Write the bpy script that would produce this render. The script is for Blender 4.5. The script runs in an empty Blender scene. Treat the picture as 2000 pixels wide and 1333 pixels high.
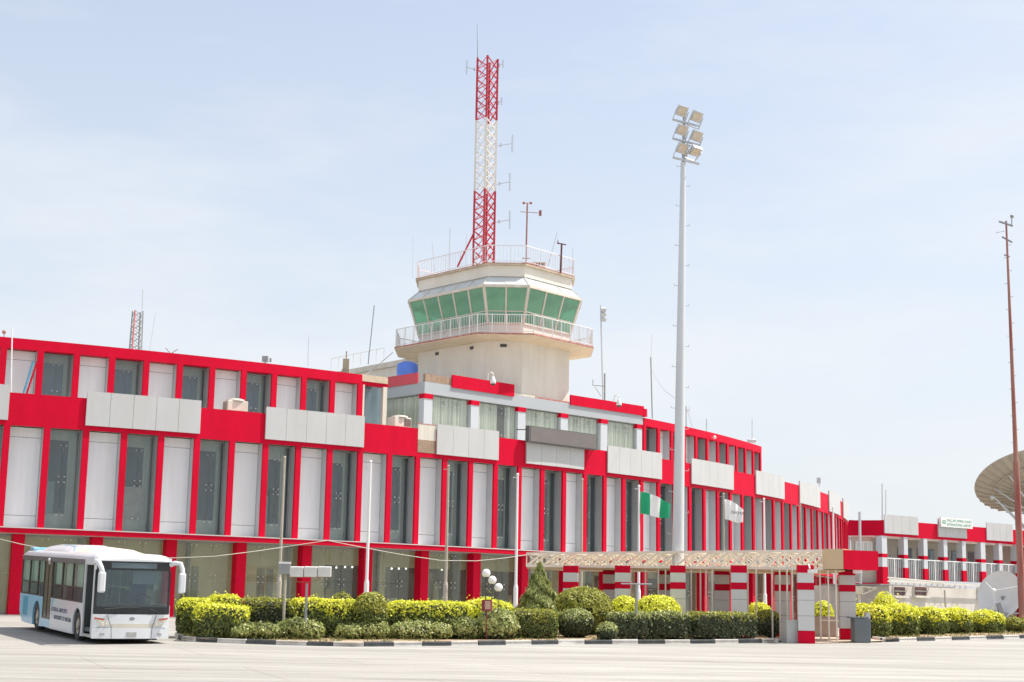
import bpy, math, random
import numpy as np
from mathutils import Vector, Matrix
random.seed(7); np.random.seed(7)
PI = math.pi
sc = bpy.context.scene

# ------------------------------------------------------------------ camera
F_PX, PITCH, ROLL = 2996.6, 0.174844686, 0.0176641
cp, sp = math.cos(PITCH), math.sin(PITCH)
FW = Vector((0, cp, sp)); UP0 = Vector((0, -sp, cp)); R0 = Vector((1, 0, 0))
RT = R0 * math.cos(ROLL) + UP0 * math.sin(ROLL)
UP = UP0 * math.cos(ROLL) - R0 * math.sin(ROLL)
cam = bpy.data.cameras.new('camera'); co = bpy.data.objects.new('camera', cam)
sc.collection.objects.link(co); sc.camera = co
cam.sensor_width = 36; cam.lens = 36 * F_PX / 2000; cam.clip_start = 0.5; cam.clip_end = 3000
M = Matrix((RT, UP, -FW)).transposed().to_4x4()
co.matrix_world = M
sc.render.resolution_x, sc.render.resolution_y = 1024, 682

# ------------------------------------------------------------------ sky and sun
SUN_EL = math.radians(60); SUN_H = Vector((0.98, 0.17, 0)).normalized()
sun_dir = Vector((SUN_H.x * math.cos(SUN_EL), SUN_H.y * math.cos(SUN_EL), math.sin(SUN_EL)))
w = bpy.data.worlds.new('World'); sc.world = w; w.use_nodes = True
nt = w.node_tree; nt.nodes.clear()
N = nt.nodes.new; Lk = nt.links.new
sky = N('ShaderNodeTexSky'); sky.sky_type = 'NISHITA'; sky.sun_disc = False
sky.sun_elevation = SUN_EL; sky.sun_rotation = math.atan2(SUN_H.x, SUN_H.y)
sky.air_density = 1.0; sky.dust_density = 4.0; sky.ozone_density = 1.1; sky.altitude = 400
tc = N('ShaderNodeTexCoord'); mp = N('ShaderNodeMapping'); mp.inputs['Scale'].default_value = (1.2, 1.2, 4.5)
nz = N('ShaderNodeTexNoise'); nz.inputs['Scale'].default_value = 2.2; nz.inputs['Detail'].default_value = 7; nz.inputs['Roughness'].default_value = 0.6
cr = N('ShaderNodeValToRGB'); cr.color_ramp.elements[0].position = 0.42; cr.color_ramp.elements[1].position = 0.78
cr.color_ramp.elements[0].color = (0.42,) * 3 + (1,); cr.color_ramp.elements[1].color = (0.86,) * 3 + (1,)
mx = N('ShaderNodeMix'); mx.data_type = 'RGBA'; mx.inputs[7].default_value = (4.15, 4.32, 4.5, 1)
bg = N('ShaderNodeBackground'); bg.inputs['Strength'].default_value = 0.14
ow = N('ShaderNodeOutputWorld')
Lk(tc.outputs['Generated'], mp.inputs['Vector']); Lk(mp.outputs['Vector'], nz.inputs['Vector'])
Lk(nz.outputs['Fac'], cr.inputs['Fac'])
sx_ = N('ShaderNodeSeparateXYZ'); Lk(tc.outputs['Generated'], sx_.inputs[0])
hz_ = N('ShaderNodeMapRange'); hz_.inputs['From Min'].default_value = 0.0; hz_.inputs['From Max'].default_value = 0.38; hz_.inputs['To Min'].default_value = 0.45; hz_.inputs['To Max'].default_value = 0.0
Lk(sx_.outputs['Z'], hz_.inputs['Value']); ad_ = N('ShaderNodeMath'); ad_.operation = 'ADD'; ad_.use_clamp = True
Lk(cr.outputs['Color'], ad_.inputs[0]); Lk(hz_.outputs[0], ad_.inputs[1]); Lk(ad_.outputs[0], mx.inputs[0])
Lk(sky.outputs['Color'], mx.inputs[6]); Lk(mx.outputs[2], bg.inputs['Color']); Lk(bg.outputs[0], ow.inputs[0])
sl = bpy.data.lights.new('sun', 'SUN'); sl.energy = 4.0; sl.angle = math.radians(0.6); sl.color = (1.0, 0.95, 0.87)
so = bpy.data.objects.new('sun', sl); sc.collection.objects.link(so)
so.rotation_euler = (-sun_dir).to_track_quat('-Z', 'Y').to_euler(); so.location = (40, 0, 60)
sc.view_settings.view_transform = 'Standard'; sc.view_settings.look = 'None'
sc.view_settings.exposure = 0.6; sc.view_settings.gamma = 1
sc.cycles.max_bounces = 6; sc.cycles.transparent_max_bounces = 10

# ------------------------------------------------------------------ survey helpers
def ray(x, y):
    v = FW + RT * ((x - 1000) / F_PX) - UP * ((y - 666.5) / F_PX)
    return v / v.y
def onY(x, y, Y): return ray(x, y) * Y
def onH(x, y, h):
    v = ray(x, y); return v * (h / v.z)
def gz(y):
    if y > 68: return -0.556
    if y < 0: return -3.072
    return -1 - 0.037 * (56 - y)
def gpt(x, y):
    v = ray(x, y); t = (-3.072) / (v.z - 0.037)
    p = v * t
    return v * (-0.556 / v.z) if p.y > 68 else p
U = 1.75; R = 55.084 * U; A20 = 0.813214; DA = 1 / 55.084
CX = 3.115 * U - R * math.sin(A20); CY = 50.7566 * U + R * math.cos(A20)
def A(i, d, z):
    a = A20 + DA * (i - 20)
    return Vector((CX + (R - d) * math.sin(a), CY - (R - d) * math.cos(a), z))
def hitArc(x, y, d=0.0):
    v = ray(x, y); Rr = R - d
    a = v.x ** 2 + 1; b = -2 * (v.x * CX + CY); c = CX * CX + CY * CY - Rr * Rr
    t = (-b - math.sqrt(b * b - 4 * a * c)) / (2 * a)
    return (math.atan2(t * v.x - CX, CY - t) - A20) / DA + 20, t * v.z

# ------------------------------------------------------------------ materials
MATS = {}
def mat(name, col, rough=0.6, var=0.06, scale=1.5, metal=0.0, col2=None, streak=False, bump=0.0, bscale=20, spec=0.5, coat=0.0, coords='Object'):
    if name in MATS: return MATS[name]
    m = bpy.data.materials.new(name); m.use_nodes = True; t = m.node_tree
    b = t.nodes['Principled BSDF']; b.inputs['Roughness'].default_value = rough; b.inputs['Metallic'].default_value = metal
    b.inputs['Specular IOR Level'].default_value = spec; b.inputs['Coat Weight'].default_value = coat
    c = t.nodes.new('ShaderNodeTexCoord'); mpp = t.nodes.new('ShaderNodeMapping')
    if streak: mpp.inputs['Scale'].default_value = (1, 1, 0.12)
    n = t.nodes.new('ShaderNodeTexNoise'); n.inputs['Scale'].default_value = scale; n.inputs['Detail'].default_value = 6; n.inputs['Roughness'].default_value = 0.65
    t.links.new(c.outputs[coords], mpp.inputs[0]); t.links.new(mpp.outputs[0], n.inputs['Vector'])
    r = t.nodes.new('ShaderNodeValToRGB'); r.color_ramp.elements[0].position = 0.3; r.color_ramp.elements[1].position = 0.7
    c1 = [max(0, x * (1 - var)) for x in col]; c2 = col2 if col2 else [min(1, x * (1 + var)) for x in col]
    r.color_ramp.elements[0].color = (*c1, 1); r.color_ramp.elements[1].color = (*c2, 1)
    t.links.new(n.outputs['Fac'], r.inputs[0]); t.links.new(r.outputs[0], b.inputs['Base Color'])
    if bump:
        n2 = t.nodes.new('ShaderNodeTexNoise'); n2.inputs['Scale'].default_value = bscale; n2.inputs['Detail'].default_value = 4
        bp = t.nodes.new('ShaderNodeBump'); bp.inputs['Strength'].default_value = bump; bp.inputs['Distance'].default_value = 0.02
        t.links.new(c.outputs[coords], n2.inputs['Vector']); t.links.new(n2.outputs['Fac'], bp.inputs['Height']); t.links.new(bp.outputs[0], b.inputs['Normal'])
    MATS[name] = m; return m
def glass(name, tint, refl_rough=0.03, clear=0.6, base=(0.05, 0.06, 0.06), refl=0.9):
    """thin pane: part see-through (tinted), part surface film, mirror by Fresnel"""
    if name in MATS: return MATS[name]
    m = bpy.data.materials.new(name); m.use_nodes = True; t = m.node_tree; t.nodes.clear()
    o = t.nodes.new('ShaderNodeOutputMaterial'); tr = t.nodes.new('ShaderNodeBsdfTransparent'); tr.inputs[0].default_value = (*tint, 1)
    df = t.nodes.new('ShaderNodeBsdfDiffuse'); gl = t.nodes.new('ShaderNodeBsdfGlossy'); gl.inputs['Roughness'].default_value = refl_rough
    c = t.nodes.new('ShaderNodeTexCoord'); n = t.nodes.new('ShaderNodeTexNoise'); n.inputs['Scale'].default_value = 0.9; n.inputs['Detail'].default_value = 5
    r = t.nodes.new('ShaderNodeValToRGB'); r.color_ramp.elements[0].color = (*[x * 0.5 for x in base], 1); r.color_ramp.elements[1].color = (*[min(1, x * 1.5) for x in base], 1)
    t.links.new(c.outputs['Object'], n.inputs['Vector']); t.links.new(n.outputs['Fac'], r.inputs[0]); t.links.new(r.outputs[0], df.inputs[0])
    m1 = t.nodes.new('ShaderNodeMixShader'); m1.inputs[0].default_value = clear
    t.links.new(df.outputs[0], m1.inputs[1]); t.links.new(tr.outputs[0], m1.inputs[2])
    lw = t.nodes.new('ShaderNodeLayerWeight'); lw.inputs[0].default_value = 0.5
    pw = t.nodes.new('ShaderNodeMath'); pw.operation = 'POWER'; pw.inputs[1].default_value = 4.5; t.links.new(lw.outputs['Facing'], pw.inputs[0])
    ad = t.nodes.new('ShaderNodeMath'); ad.operation = 'MULTIPLY_ADD'; ad.inputs[1].default_value = refl; ad.inputs[2].default_value = 0.045; t.links.new(pw.outputs[0], ad.inputs[0])
    m2 = t.nodes.new('ShaderNodeMixShader'); t.links.new(ad.outputs[0], m2.inputs[0])
    t.links.new(m1.outputs[0], m2.inputs[1]); t.links.new(gl.outputs[0], m2.inputs[2]); t.links.new(m2.outputs[0], o.inputs[0])
    MATS[name] = m; return m

def weather(m_, lo=.86, sx=2.2, sz=.10, pos=(.42, .62)):  # vertical streak tint: weathering on walls, painted fold shade on curtains
    t_ = m_.node_tree; b_ = t_.nodes['Principled BSDF']; src = b_.inputs['Base Color'].links[0].from_socket
    g_ = t_.nodes.new('ShaderNodeNewGeometry'); mp_ = t_.nodes.new('ShaderNodeMapping'); mp_.inputs['Scale'].default_value = (sx, sx, sz)
    n_ = t_.nodes.new('ShaderNodeTexNoise'); n_.inputs['Scale'].default_value = 1.0; n_.inputs['Detail'].default_value = 8; n_.inputs['Roughness'].default_value = .7
    r_ = t_.nodes.new('ShaderNodeValToRGB'); r_.color_ramp.elements[0].position = pos[0]; r_.color_ramp.elements[1].position = pos[1]
    r_.color_ramp.elements[0].color = (lo, lo * .99, lo * .97, 1); r_.color_ramp.elements[1].color = (1, 1, 1, 1)
    x_ = t_.nodes.new('ShaderNodeMix'); x_.data_type = 'RGBA'; x_.blend_type = 'MULTIPLY'; x_.inputs[0].default_value = 1
    t_.links.new(g_.outputs['Position'], mp_.inputs[0]); t_.links.new(mp_.outputs[0], n_.inputs['Vector']); t_.links.new(n_.outputs['Fac'], r_.inputs[0])
    t_.links.new(src, x_.inputs[6]); t_.links.new(r_.outputs[0], x_.inputs[7]); t_.links.new(x_.outputs[2], b_.inputs['Base Color']); return m_
RED = mat('red_cladding', (0.64, 0.001, 0.030), 0.55, 0.06, 0.6, spec=0.12)
GREYP = mat('grey_cladding', (0.54, 0.545, 0.54), 0.5, 0.03, 0.4)
WHITEP = mat('white_cladding', (0.86, 0.90, 0.92), 0.4, 0.05, 0.5, streak=True)
REVEAL = mat('reveal_cladding', (0.36, 0.385, 0.39), 0.4, 0.06, 0.5)
JOINT = mat('dark_joint', (0.10, 0.10, 0.10), 0.8)
TRIM = mat('pale_trim', (0.62, 0.58, 0.55), 0.6)
CREAM = mat('cream_render', (0.78, 0.74, 0.66), 0.85, 0.05, 0.5, streak=False, bump=0.15)
CREAMD = mat('weathered_cream', (0.55, 0.45, 0.33), 0.9, 0.22, 1.6, bump=0.2)
CREAMW = mat('cream_white', (0.72, 0.67, 0.58), 0.7, 0.08, 1.2)
BRICK = mat('exposed_blockwork', (0.34, 0.24, 0.17), 0.95, 0.25, 6)
FADERED = mat('faded_red_paint', (0.50, 0.10, 0.09), 0.85, 0.3, 3, col2=(0.60, 0.33, 0.26))
INTW = mat('interior_wall', (0.42, 0.40, 0.30), 0.8, 0.1, 0.5)
INTD = mat('interior_dark', (0.07, 0.095, 0.105), 0.8, 0.3, 0.6)
INTB = mat('interior_blue', (0.16, 0.22, 0.26), 0.8, 0.2, 0.6)
CURT = mat('curtain_cloth', (0.86, 0.90, 0.80), 0.9, 0.12, 2.5, streak=True)
GLASS_U = glass('window_glass', (0.94, 0.98, 0.98), 0.02, 0.86, (0.24, 0.30, 0.32))
GLASS_G = glass('shopfront_glass', (0.93, 0.95, 0.86), 0.02, 0.82, (0.34, 0.35, 0.29))
GLASS_B = glass('block_glass', (0.95, 0.97, 0.95), 0.02, 0.90, (0.7, 0.75, 0.68))
GREENG = glass('green_cab_glass', (0.45, 0.85, 0.62), 0.03, 0.42, (0.26, 0.60, 0.40))
STEEL = mat('steel_fitting', (0.80, 0.80, 0.80), 0.35, 0.03, metal=0.2)
GALV = mat('galvanised_steel', (0.55, 0.57, 0.58), 0.45, 0.12, 2.0, metal=0.35, streak=True)
GREYMETAL = mat('grey_metal', (0.30, 0.31, 0.32), 0.5, 0.1, 3, metal=0.3)
DARKM = mat('dark_metal', (0.07, 0.07, 0.07), 0.5, 0.2, 3)
WHITEM = mat('white_paint', (0.80, 0.80, 0.78), 0.45, 0.04, 3)
IVORY = mat('ivory_paint', (0.82, 0.76, 0.64), 0.6, 0.10, 2.5)
TAN = mat('tan_soffit', (0.60, 0.46, 0.28), 0.8, 0.1, 1.5)
MASTRED = mat('mast_red', (0.52, 0.04, 0.06), 0.6, 0.25, 4)
MASTRUST = mat('rusty_red_pole', (0.42, 0.09, 0.08), 0.8, 0.4, 1.8, col2=(0.45, 0.26, 0.20), streak=True)
UNP = mat('unpainted_pole', (0.42, 0.38, 0.31), 0.6, 0.15, 2)
CONC = mat('concrete', (0.46, 0.43, 0.38), 0.9, 0.15, 1.2, bump=0.2)
GREYT = mat('grey_tile', (0.42, 0.42, 0.40), 0.4, 0.05, 0.6)
BEIGET = mat('beige_tile', (0.50, 0.45, 0.38), 0.45, 0.06, 0.6)

weather(RED, .90, .9, .25); weather(GREYP, .955, .9, .2); weather(WHITEP, .90, 1.3, .10); weather(CREAM, .93, 1.2, .2); weather(CURT, .55, 9.0, .05, (.38, .58)); weather(CREAMW, .86)  # CURT streaks are fold shade painted into the cloth colour, not weathering
# ------------------------------------------------------------------ mesh helpers
W = {}
def empty(name, loc, label, cat, group=None, rot=None):
    o = bpy.data.objects.new(name, None); sc.collection.objects.link(o); o.location = loc
    o.empty_display_size = 0.3
    if rot: o.rotation_euler = rot
    o['label'] = label; o['category'] = cat
    if group: o['group'] = group
    W[o.name] = Vector(loc) if not rot else None
    return o
def tag(o, label, cat, group=None):
    o['label'] = label; o['category'] = cat
    if group: o['group'] = group
    return o
def children(o): return [c for c in bpy.data.objects if c.parent == o]
def copy_tree(o, parent=None):
    c = o.copy(); sc.collection.objects.link(c); c.parent = parent
    for ch in children(o): copy_tree(ch, c)
    return c

class MB:
    def __init__(s): s.v = []; s.f = []; s.m = []; s.cur = 0
    def mat(s, k): s.cur = k; return s
    def add(s, vs, fs):
        n = len(s.v); s.v += [tuple(v) for v in vs]
        s.f += [tuple(i + n for i in f) for f in fs]; s.m += [s.cur] * len(fs); return s
    def hexa(s, p): # 8 points: bottom 4, top 4 (same winding)
        return s.add(p, [(3, 2, 1, 0), (4, 5, 6, 7), (0, 1, 5, 4), (1, 2, 6, 5), (2, 3, 7, 6), (3, 0, 4, 7)])
    def box(s, c, sz, rz=0.0, rx=0.0):
        hx, hy, hz = sz[0] / 2, sz[1] / 2, sz[2] / 2
        m = Matrix.Rotation(rz, 3, 'Z') @ Matrix.Rotation(rx, 3, 'X'); c = Vector(c)
        P = [c + m @ Vector((x, y, z)) for z in (-hz, hz) for x, y in ((-hx, -hy), (hx, -hy), (hx, hy), (-hx, hy))]
        return s.hexa(P)
    def bar(s, a, b, w, h=None, up=Vector((0, 0, 1))):
        a = Vector(a); b = Vector(b); h = h or w; d = (b - a)
        if d.length < 1e-6: return s
        d.normalize(); x = d.cross(up)
        if x.length < 1e-3: x = d.cross(Vector((1, 0, 0)))
        x.normalize(); y = x.cross(d).normalized()
        P = [p + x * (sx * w / 2) + y * (sy * h / 2) for p in (a, b) for sx, sy in ((-1, -1), (1, -1), (1, 1), (-1, 1))]
        return s.hexa(P)
    def tube(s, pts, r, n=8, r2=None, cap=True):
        pts = [Vector(p) for p in pts]; k = len(pts); rings = []
        for i, p in enumerate(pts):
            d = (pts[min(i + 1, k - 1)] - pts[max(i - 1, 0)]).normalized()
            x = d.cross(Vector((0, 0, 1)));
            if x.length < 1e-3: x = Vector((1, 0, 0))
            x.normalize(); y = d.cross(x).normalized()
            rr = r if r2 is None else r + (r2 - r) * i / (k - 1)
            rings.append([p + x * rr * math.cos(2 * PI * j / n) + y * rr * math.sin(2 * PI * j / n) for j in range(n)])
        vs = [v for g in rings for v in g]; fs = []
        for i in range(k - 1):
            for j in range(n):
                fs.append((i * n + j, i * n + (j + 1) % n, (i + 1) * n + (j + 1) % n, (i + 1) * n + j))
        if cap: fs.append(tuple(range(n))[::-1]); fs.append(tuple((k - 1) * n + j for j in range(n)))
        return s.add(vs, fs)
    def lathe(s, c, prof, n=16, axis=None):
        c = Vector(c); q = axis.to_track_quat('Z', 'X').to_matrix() if axis else Matrix.Identity(3)
        vs = []; fs = []
        for r, z in prof:
            for j in range(n): vs.append(c + q @ Vector((r * math.cos(2 * PI * j / n), r * math.sin(2 * PI * j / n), z)))
        for i in range(len(prof) - 1):
            for j in range(n): fs.append((i * n + j, i * n + (j + 1) % n, (i + 1) * n + (j + 1) % n, (i + 1) * n + j))
        return s.add(vs, fs)
    def ball(s, c, r, n=10, m=6): return s.lathe(c, [(r * math.sin(PI * k / m) + 1e-5, -r * math.cos(PI * k / m)) for k in range(m + 1)], n)
    def prism(s, poly, z0, z1):
        n = len(poly); vs = [(p[0], p[1], z0) for p in poly] + [(p[0], p[1], z1) for p in poly]
        fs = [tuple(range(n))[::-1], tuple(range(n, 2 * n))] + [(i, (i + 1) % n, n + (i + 1) % n, n + i) for i in range(n)]
        return s.add(vs, fs)
    def loft(s, p0, z0, p1, z1):
        n = len(p0); vs = [(p[0], p[1], z0) for p in p0] + [(p[0], p[1], z1) for p in p1]
        fs = [tuple(range(n))[::-1], tuple(range(n, 2 * n))] + [(i, (i + 1) % n, n + (i + 1) % n, n + i) for i in range(n)]
        return s.add(vs, fs)
    def arc(s, i0, i1, d0, d1, z0, z1, step=1.0):
        n = max(1, int(math.ceil((i1 - i0) / step)))
        for k in range(n):
            a = i0 + (i1 - i0) * k / n; b = i0 + (i1 - i0) * (k + 1) / n
            P = [A(a, d0, z0), A(b, d0, z0), A(b, d1, z0), A(a, d1, z0), A(a, d0, z1), A(b, d0, z1), A(b, d1, z1), A(a, d1, z1)]
            nv = len(s.v); s.v += [tuple(p) for p in P]
            fs = [(3, 2, 1, 0), (4, 5, 6, 7), (0, 1, 5, 4), (2, 3, 7, 6)]
            if k == n - 1: fs.append((1, 2, 6, 5))
            if k == 0: fs.append((3, 0, 4, 7))
            s.f += [tuple(i + nv for i in f) for f in fs]; s.m += [s.cur] * len(fs)
        return s
    def build(s, name, mats, parent=None, local=False, smooth=False, bevel=0, origin=None):
        v = np.array(s.v, dtype=float)
        if local: c = np.zeros(3) if origin is None else np.array(origin)
        else:
            lo, hi = v.min(0), v.max(0); c = np.array([(lo[0] + hi[0]) / 2, (lo[1] + hi[1]) / 2, lo[2]])
        me = bpy.data.meshes.new(name)
        me.from_pydata((v - c).tolist(), [], s.f)
        for m in (mats if isinstance(mats, (list, tuple)) else [mats]): me.materials.append(m)
        if len(me.materials) > 1: me.polygons.foreach_set('material_index', s.m)
        if smooth: me.polygons.foreach_set('use_smooth', [True] * len(me.polygons))
        me.update()
        o = bpy.data.objects.new(name, me); sc.collection.objects.link(o)
        if parent is not None:
            o.parent = parent
            if local: o.location = c
            else: o.location = Vector(c) - W[parent.name]
        else: o.location = c
        if not local: W[o.name] = Vector(c)
        if bevel:
            b = o.modifiers.new('bevel', 'BEVEL'); b.width = bevel; b.segments = 2; b.limit_method = 'ANGLE'
        if smooth:
            try: o.data.set_sharp_from_angle(angle=math.radians(40))
            except Exception: pass
        return o

def struct(o): o['kind'] = 'structure'; return o

# ================================================================== GROUND
g = MB()
ys = [-300, 0, 20, 34, 44, 52, 60, 68, 120, 1500]; xs = [-1500, -60, -20, 0, 20, 60, 1500]
vv = [(x, y, gz(y)) for y in ys for x in xs]; nx = len(xs)
ff = [(j * nx + i, j * nx + i + 1, (j + 1) * nx + i + 1, (j + 1) * nx + i) for j in range(len(ys) - 1) for i in range(nx - 1)]
g.add(vv, ff)
gm = bpy.data.materials.new('apron_concrete'); gm.use_nodes = True; t = gm.node_tree; b = t.nodes['Principled BSDF']; b.inputs['Roughness'].default_value = 0.85
ge = t.nodes.new('ShaderNodeNewGeometry')
def mapn(sc3, rot=0.0):
    m = t.nodes.new('ShaderNodeMapping'); m.inputs['Scale'].default_value = sc3; m.inputs['Rotation'].default_value = (0, 0, rot); t.links.new(ge.outputs['Position'], m.inputs[0]); return m
def nse(mpn, s, d=6):
    n = t.nodes.new('ShaderNodeTexNoise'); n.inputs['Scale'].default_value = s; n.inputs['Detail'].default_value = d; n.inputs['Roughness'].default_value = 0.65; t.links.new(mpn.outputs[0], n.inputs['Vector']); return n
def ramp(src, a, b_, c1, c2):
    r = t.nodes.new('ShaderNodeValToRGB'); r.color_ramp.elements[0].position = a; r.color_ramp.elements[1].position = b_
    r.color_ramp.elements[0].color = (*c1, 1); r.color_ramp.elements[1].color = (*c2, 1); t.links.new(src, r.inputs[0]); return r
def mixn(f, a, b_, mode='MIX'):
    m = t.nodes.new('ShaderNodeMix'); m.data_type = 'RGBA'; m.blend_type = mode
    if isinstance(f, float): m.inputs[0].default_value = f
    else: t.links.new(f, m.inputs[0])
    for k, s_ in ((6, a), (7, b_)):
        if isinstance(s_, tuple): m.inputs[k].default_value = (*s_, 1)
        else: t.links.new(s_, m.inputs[k])
    return m.outputs[2]
r1 = ramp(nse(mapn((0.06, 0.5, 1), -0.12), 1.0).outputs['Fac'], 0.35, 0.68, (0.34, 0.325, 0.295), (0.46, 0.44, 0.405))
r2 = ramp(nse(mapn((0.12, 1.6, 1), -0.1), 1.0, 8).outputs['Fac'], 0.40, 0.62, (0.76, 0.76, 0.76), (1, 1, 1))
r3 = ramp(nse(mapn((1, 1, 1)), 9.0, 8).outputs['Fac'], 0.3, 0.7, (0.90, 0.90, 0.90), (1.05, 1.04, 1.03))
o1 = mixn(1.0, r1.outputs[0], r2.outputs[0], 'MULTIPLY'); o2 = mixn(1.0, o1, r3.outputs[0], 'MULTIPLY')
# expansion joints along the apron and across it
wv = t.nodes.new('ShaderNodeTexBrick'); mpb = mapn((1, 1, 1), -0.42)
wv.inputs['Scale'].default_value = 0.2; wv.inputs['Mortar Size'].default_value = 0.006; wv.inputs['Brick Width'].default_value = 1.4; wv.inputs['Row Height'].default_value = 0.9
wv.inputs['Color1'].default_value = (1, 1, 1, 1); wv.inputs['Color2'].default_value = (0.95, 0.95, 0.95, 1); wv.inputs['Mortar'].default_value = (0.80, 0.79, 0.77, 1)
t.links.new(mpb.outputs[0], wv.inputs['Vector'])
o3 = mixn(1.0, o2, wv.outputs['Color'], 'MULTIPLY')
t.links.new(o3, b.inputs['Base Color'])
struct(g.build('ground', gm))

# planting beds, kerbs
KL = [(-11.9, 58.5), (-11.6, 54.5), (-10.9, 52.4), (-9.97, 51.67), (-7.14, 50.9), (-5.0, 50.7), (-2.03, 52.04), (1.96, 54.12), (6.78, 55.95), (9.9, 57.35), (10.25, 58.2)]
KR = [(14.1, 60.4), (14.35, 59.3), (17.57, 61.55), (20.69, 63.7), (27, 68.0), (40, 77)]
SOIL = mat('dry_soil', (0.36, 0.25, 0.16), 0.95, 0.3, 2.5, bump=0.4, coords='Object')
GRASSG = mat('grass_ground', (0.20, 0.26, 0.07), 0.95, 0.4, 3.0, col2=(0.40, 0.36, 0.16))
def bed(name, front, back):
    m = MB(); n = min(len(front), len(back)); P = []
    for (x0, y0), (x1, y1) in zip(front, back):
        for k in range(9):
            s = k / 8; x = x0 + (x1 - x0) * s; y = y0 + (y1 - y0) * s
            P.append((x, y, gz(y) + 0.11))
    for a in range(n - 1):
        for k in range(8): m.add([P[a * 9 + k], P[(a + 1) * 9 + k], P[(a + 1) * 9 + k + 1], P[a * 9 + k + 1]], [(0, 1, 2, 3)])
    return struct(m.build(name, SOIL))
bed('planting_bed', KL[1:10], [(-11.5, 60), (-9.5, 60.2), (-8.5, 60.6), (-6, 61), (-4, 61.5), (-1, 62.6), (3, 63.2), (7, 61.6), (9.9, 60.4)])
bed('planting_bed_right', KR[1:], [(15.5, 66), (18.5, 69), (22, 71), (28, 76), (40, 86)])
KW = mat('kerb_white', (0.62, 0.60, 0.56), 0.85, 0.18, 3, bump=0.3); KB = mat('kerb_black', (0.09, 0.10, 0.105), 0.85, 0.35, 3, bump=0.3)
def kerb(name, line):
    m = MB(); pts = [Vector((x, y, 0)) for x, y in line]; dist = 0; k = 0; seglen = 0.85
    # resample
    S = []; carry = 0
    for a, b_ in zip(pts[:-1], pts[1:]):
        L = (b_ - a).length; n = max(1, int(L / 0.2))
        for j in range(n): S.append(a + (b_ - a) * j / n)
    S.append(pts[-1]); acc = 0; start = S[0]
    for p, q in zip(S[:-1], S[1:]):
        acc += (q - p).length
        if acc >= seglen:
            a, b_ = start, q; d = (b_ - a).normalized(); nn = Vector((-d.y, d.x, 0)); j = random.uniform(-.012, .012)
            za, zb = gz(a.y), gz(b_.y); e = d * 0.012; a2 = a + e; b2 = b_ - e
            m.mat(k % 2); h = 0.155 + j; 
            P = [a2 + Vector((0, 0, za - .05)), b2 + Vector((0, 0, zb - .05)), b2 + nn * .16 + Vector((0, 0, zb - .05)), a2 + nn * .16 + Vector((0, 0, za - .05)),
                 a2 + nn * .03 + Vector((0, 0, za + h)), b2 + nn * .03 + Vector((0, 0, zb + h)), b2 + nn * .16 + Vector((0, 0, zb + h)), a2 + nn * .16 + Vector((0, 0, za + h))]
            m.hexa(P); k += 1; acc = 0; start = q
    return struct(m.build(name, [KW, KB], bevel=0.012))
kerb('kerb', KL); kerb('kerb_right', KR)
# walkway under the canopy
m = MB()
wk = [(10.4, 57.6), (14.3, 58.9), (15.5, 65.5), (9.8, 66), (10.1, 61)]
m.prism([(x, y) for x, y in wk], -0.95, -0.80)
PAV = mat('sand_paving', (0.52, 0.42, 0.32), 0.85, 0.12, 2)
struct(MB().add([(9.9, 58.3, -0.86), (11.5, 57.55, -0.92), (14.25, 59.2, -0.83), (15.5, 66, -0.55), (9.8, 66, -0.55)], [(0, 1, 2, 3, 4)]).build('path', PAV))

# ================================================================== TERMINAL BUILDING
TB = empty('terminal_building', A(20, 3, -0.556), 'long curved white and red airport terminal with narrow red fins and grey parapet panels', 'building')
I0, I1 = -5, 50
MB().arc(I0, I1, -0.30, 0.14, 3.08, 3.285).build('ledge', RED, TB)
MB().arc(I0, I1, -0.33, 0.14, 3.288, 3.33).build('ledge_trim', TRIM, TB)
MB().arc(I0, I1, 0.145, 9.0, 3.06, 3.31).build('floor_slab', mat('ceiling_white', (0.5, 0.5, 0.44), 0.8), TB)
MB().arc(I0, I1, 0.16, 9.0, 7.9, 8.15).build('ceiling_slab', MATS['ceiling_white'], TB)
MB().arc(I0, I1, 5.0, 5.3, -0.56, 3.055).arc(I0, I1, 4.2, 4.5, 3.315, 7.89).build('inner_wall', INTW, TB)
# inner partitions and ceilings give the rooms depth
pm = MB()
for i in range(I0, I1, 3):
    pm.arc(i + 1.25, i + 1.33, 1.3, 4.95, -0.55, 3.05)
for i in range(I0, I1, 2):
    pm.arc(i + 1.8, i + 1.88, 0.95, 4.15, 3.32, 7.88)
pm.build('partition', INTB, TB)
fl = MB().arc(I0, I1, 0.3, 5.0, -0.556, -0.50); fl.build('floor', mat('floor_tile', (0.45, 0.43, 0.38), 0.3), TB)
# lit globes seen through the glass, spider fittings
def fitting(mb, i, z, d, full=True, r=0.032, dz=1):
    c = A(i, d, z)
    for si, sz in ((-1, 1), (1, 1), (-1, -1), (1, -1)):
        if not full and sz * dz < 0: continue
        e = A(i + si * 0.075, d - 0.03, z + sz * 0.13)
        mb.mat(1); mb.bar(c, e, 0.013); mb.mat(0); mb.ball(e, r, 6, 4)
    if not full: mb.mat(1); mb.bar(c, A(i, d, z - dz * 0.2), 0.012); mb.mat(0)
LINING = mat('lining_pale', (0.52, 0.56, 0.48), 0.8, 0.12, 1.2, streak=True); REVL = mat('reveal_light', (0.50, 0.53, 0.55), 0.4, 0.06, 0.5)
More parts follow.
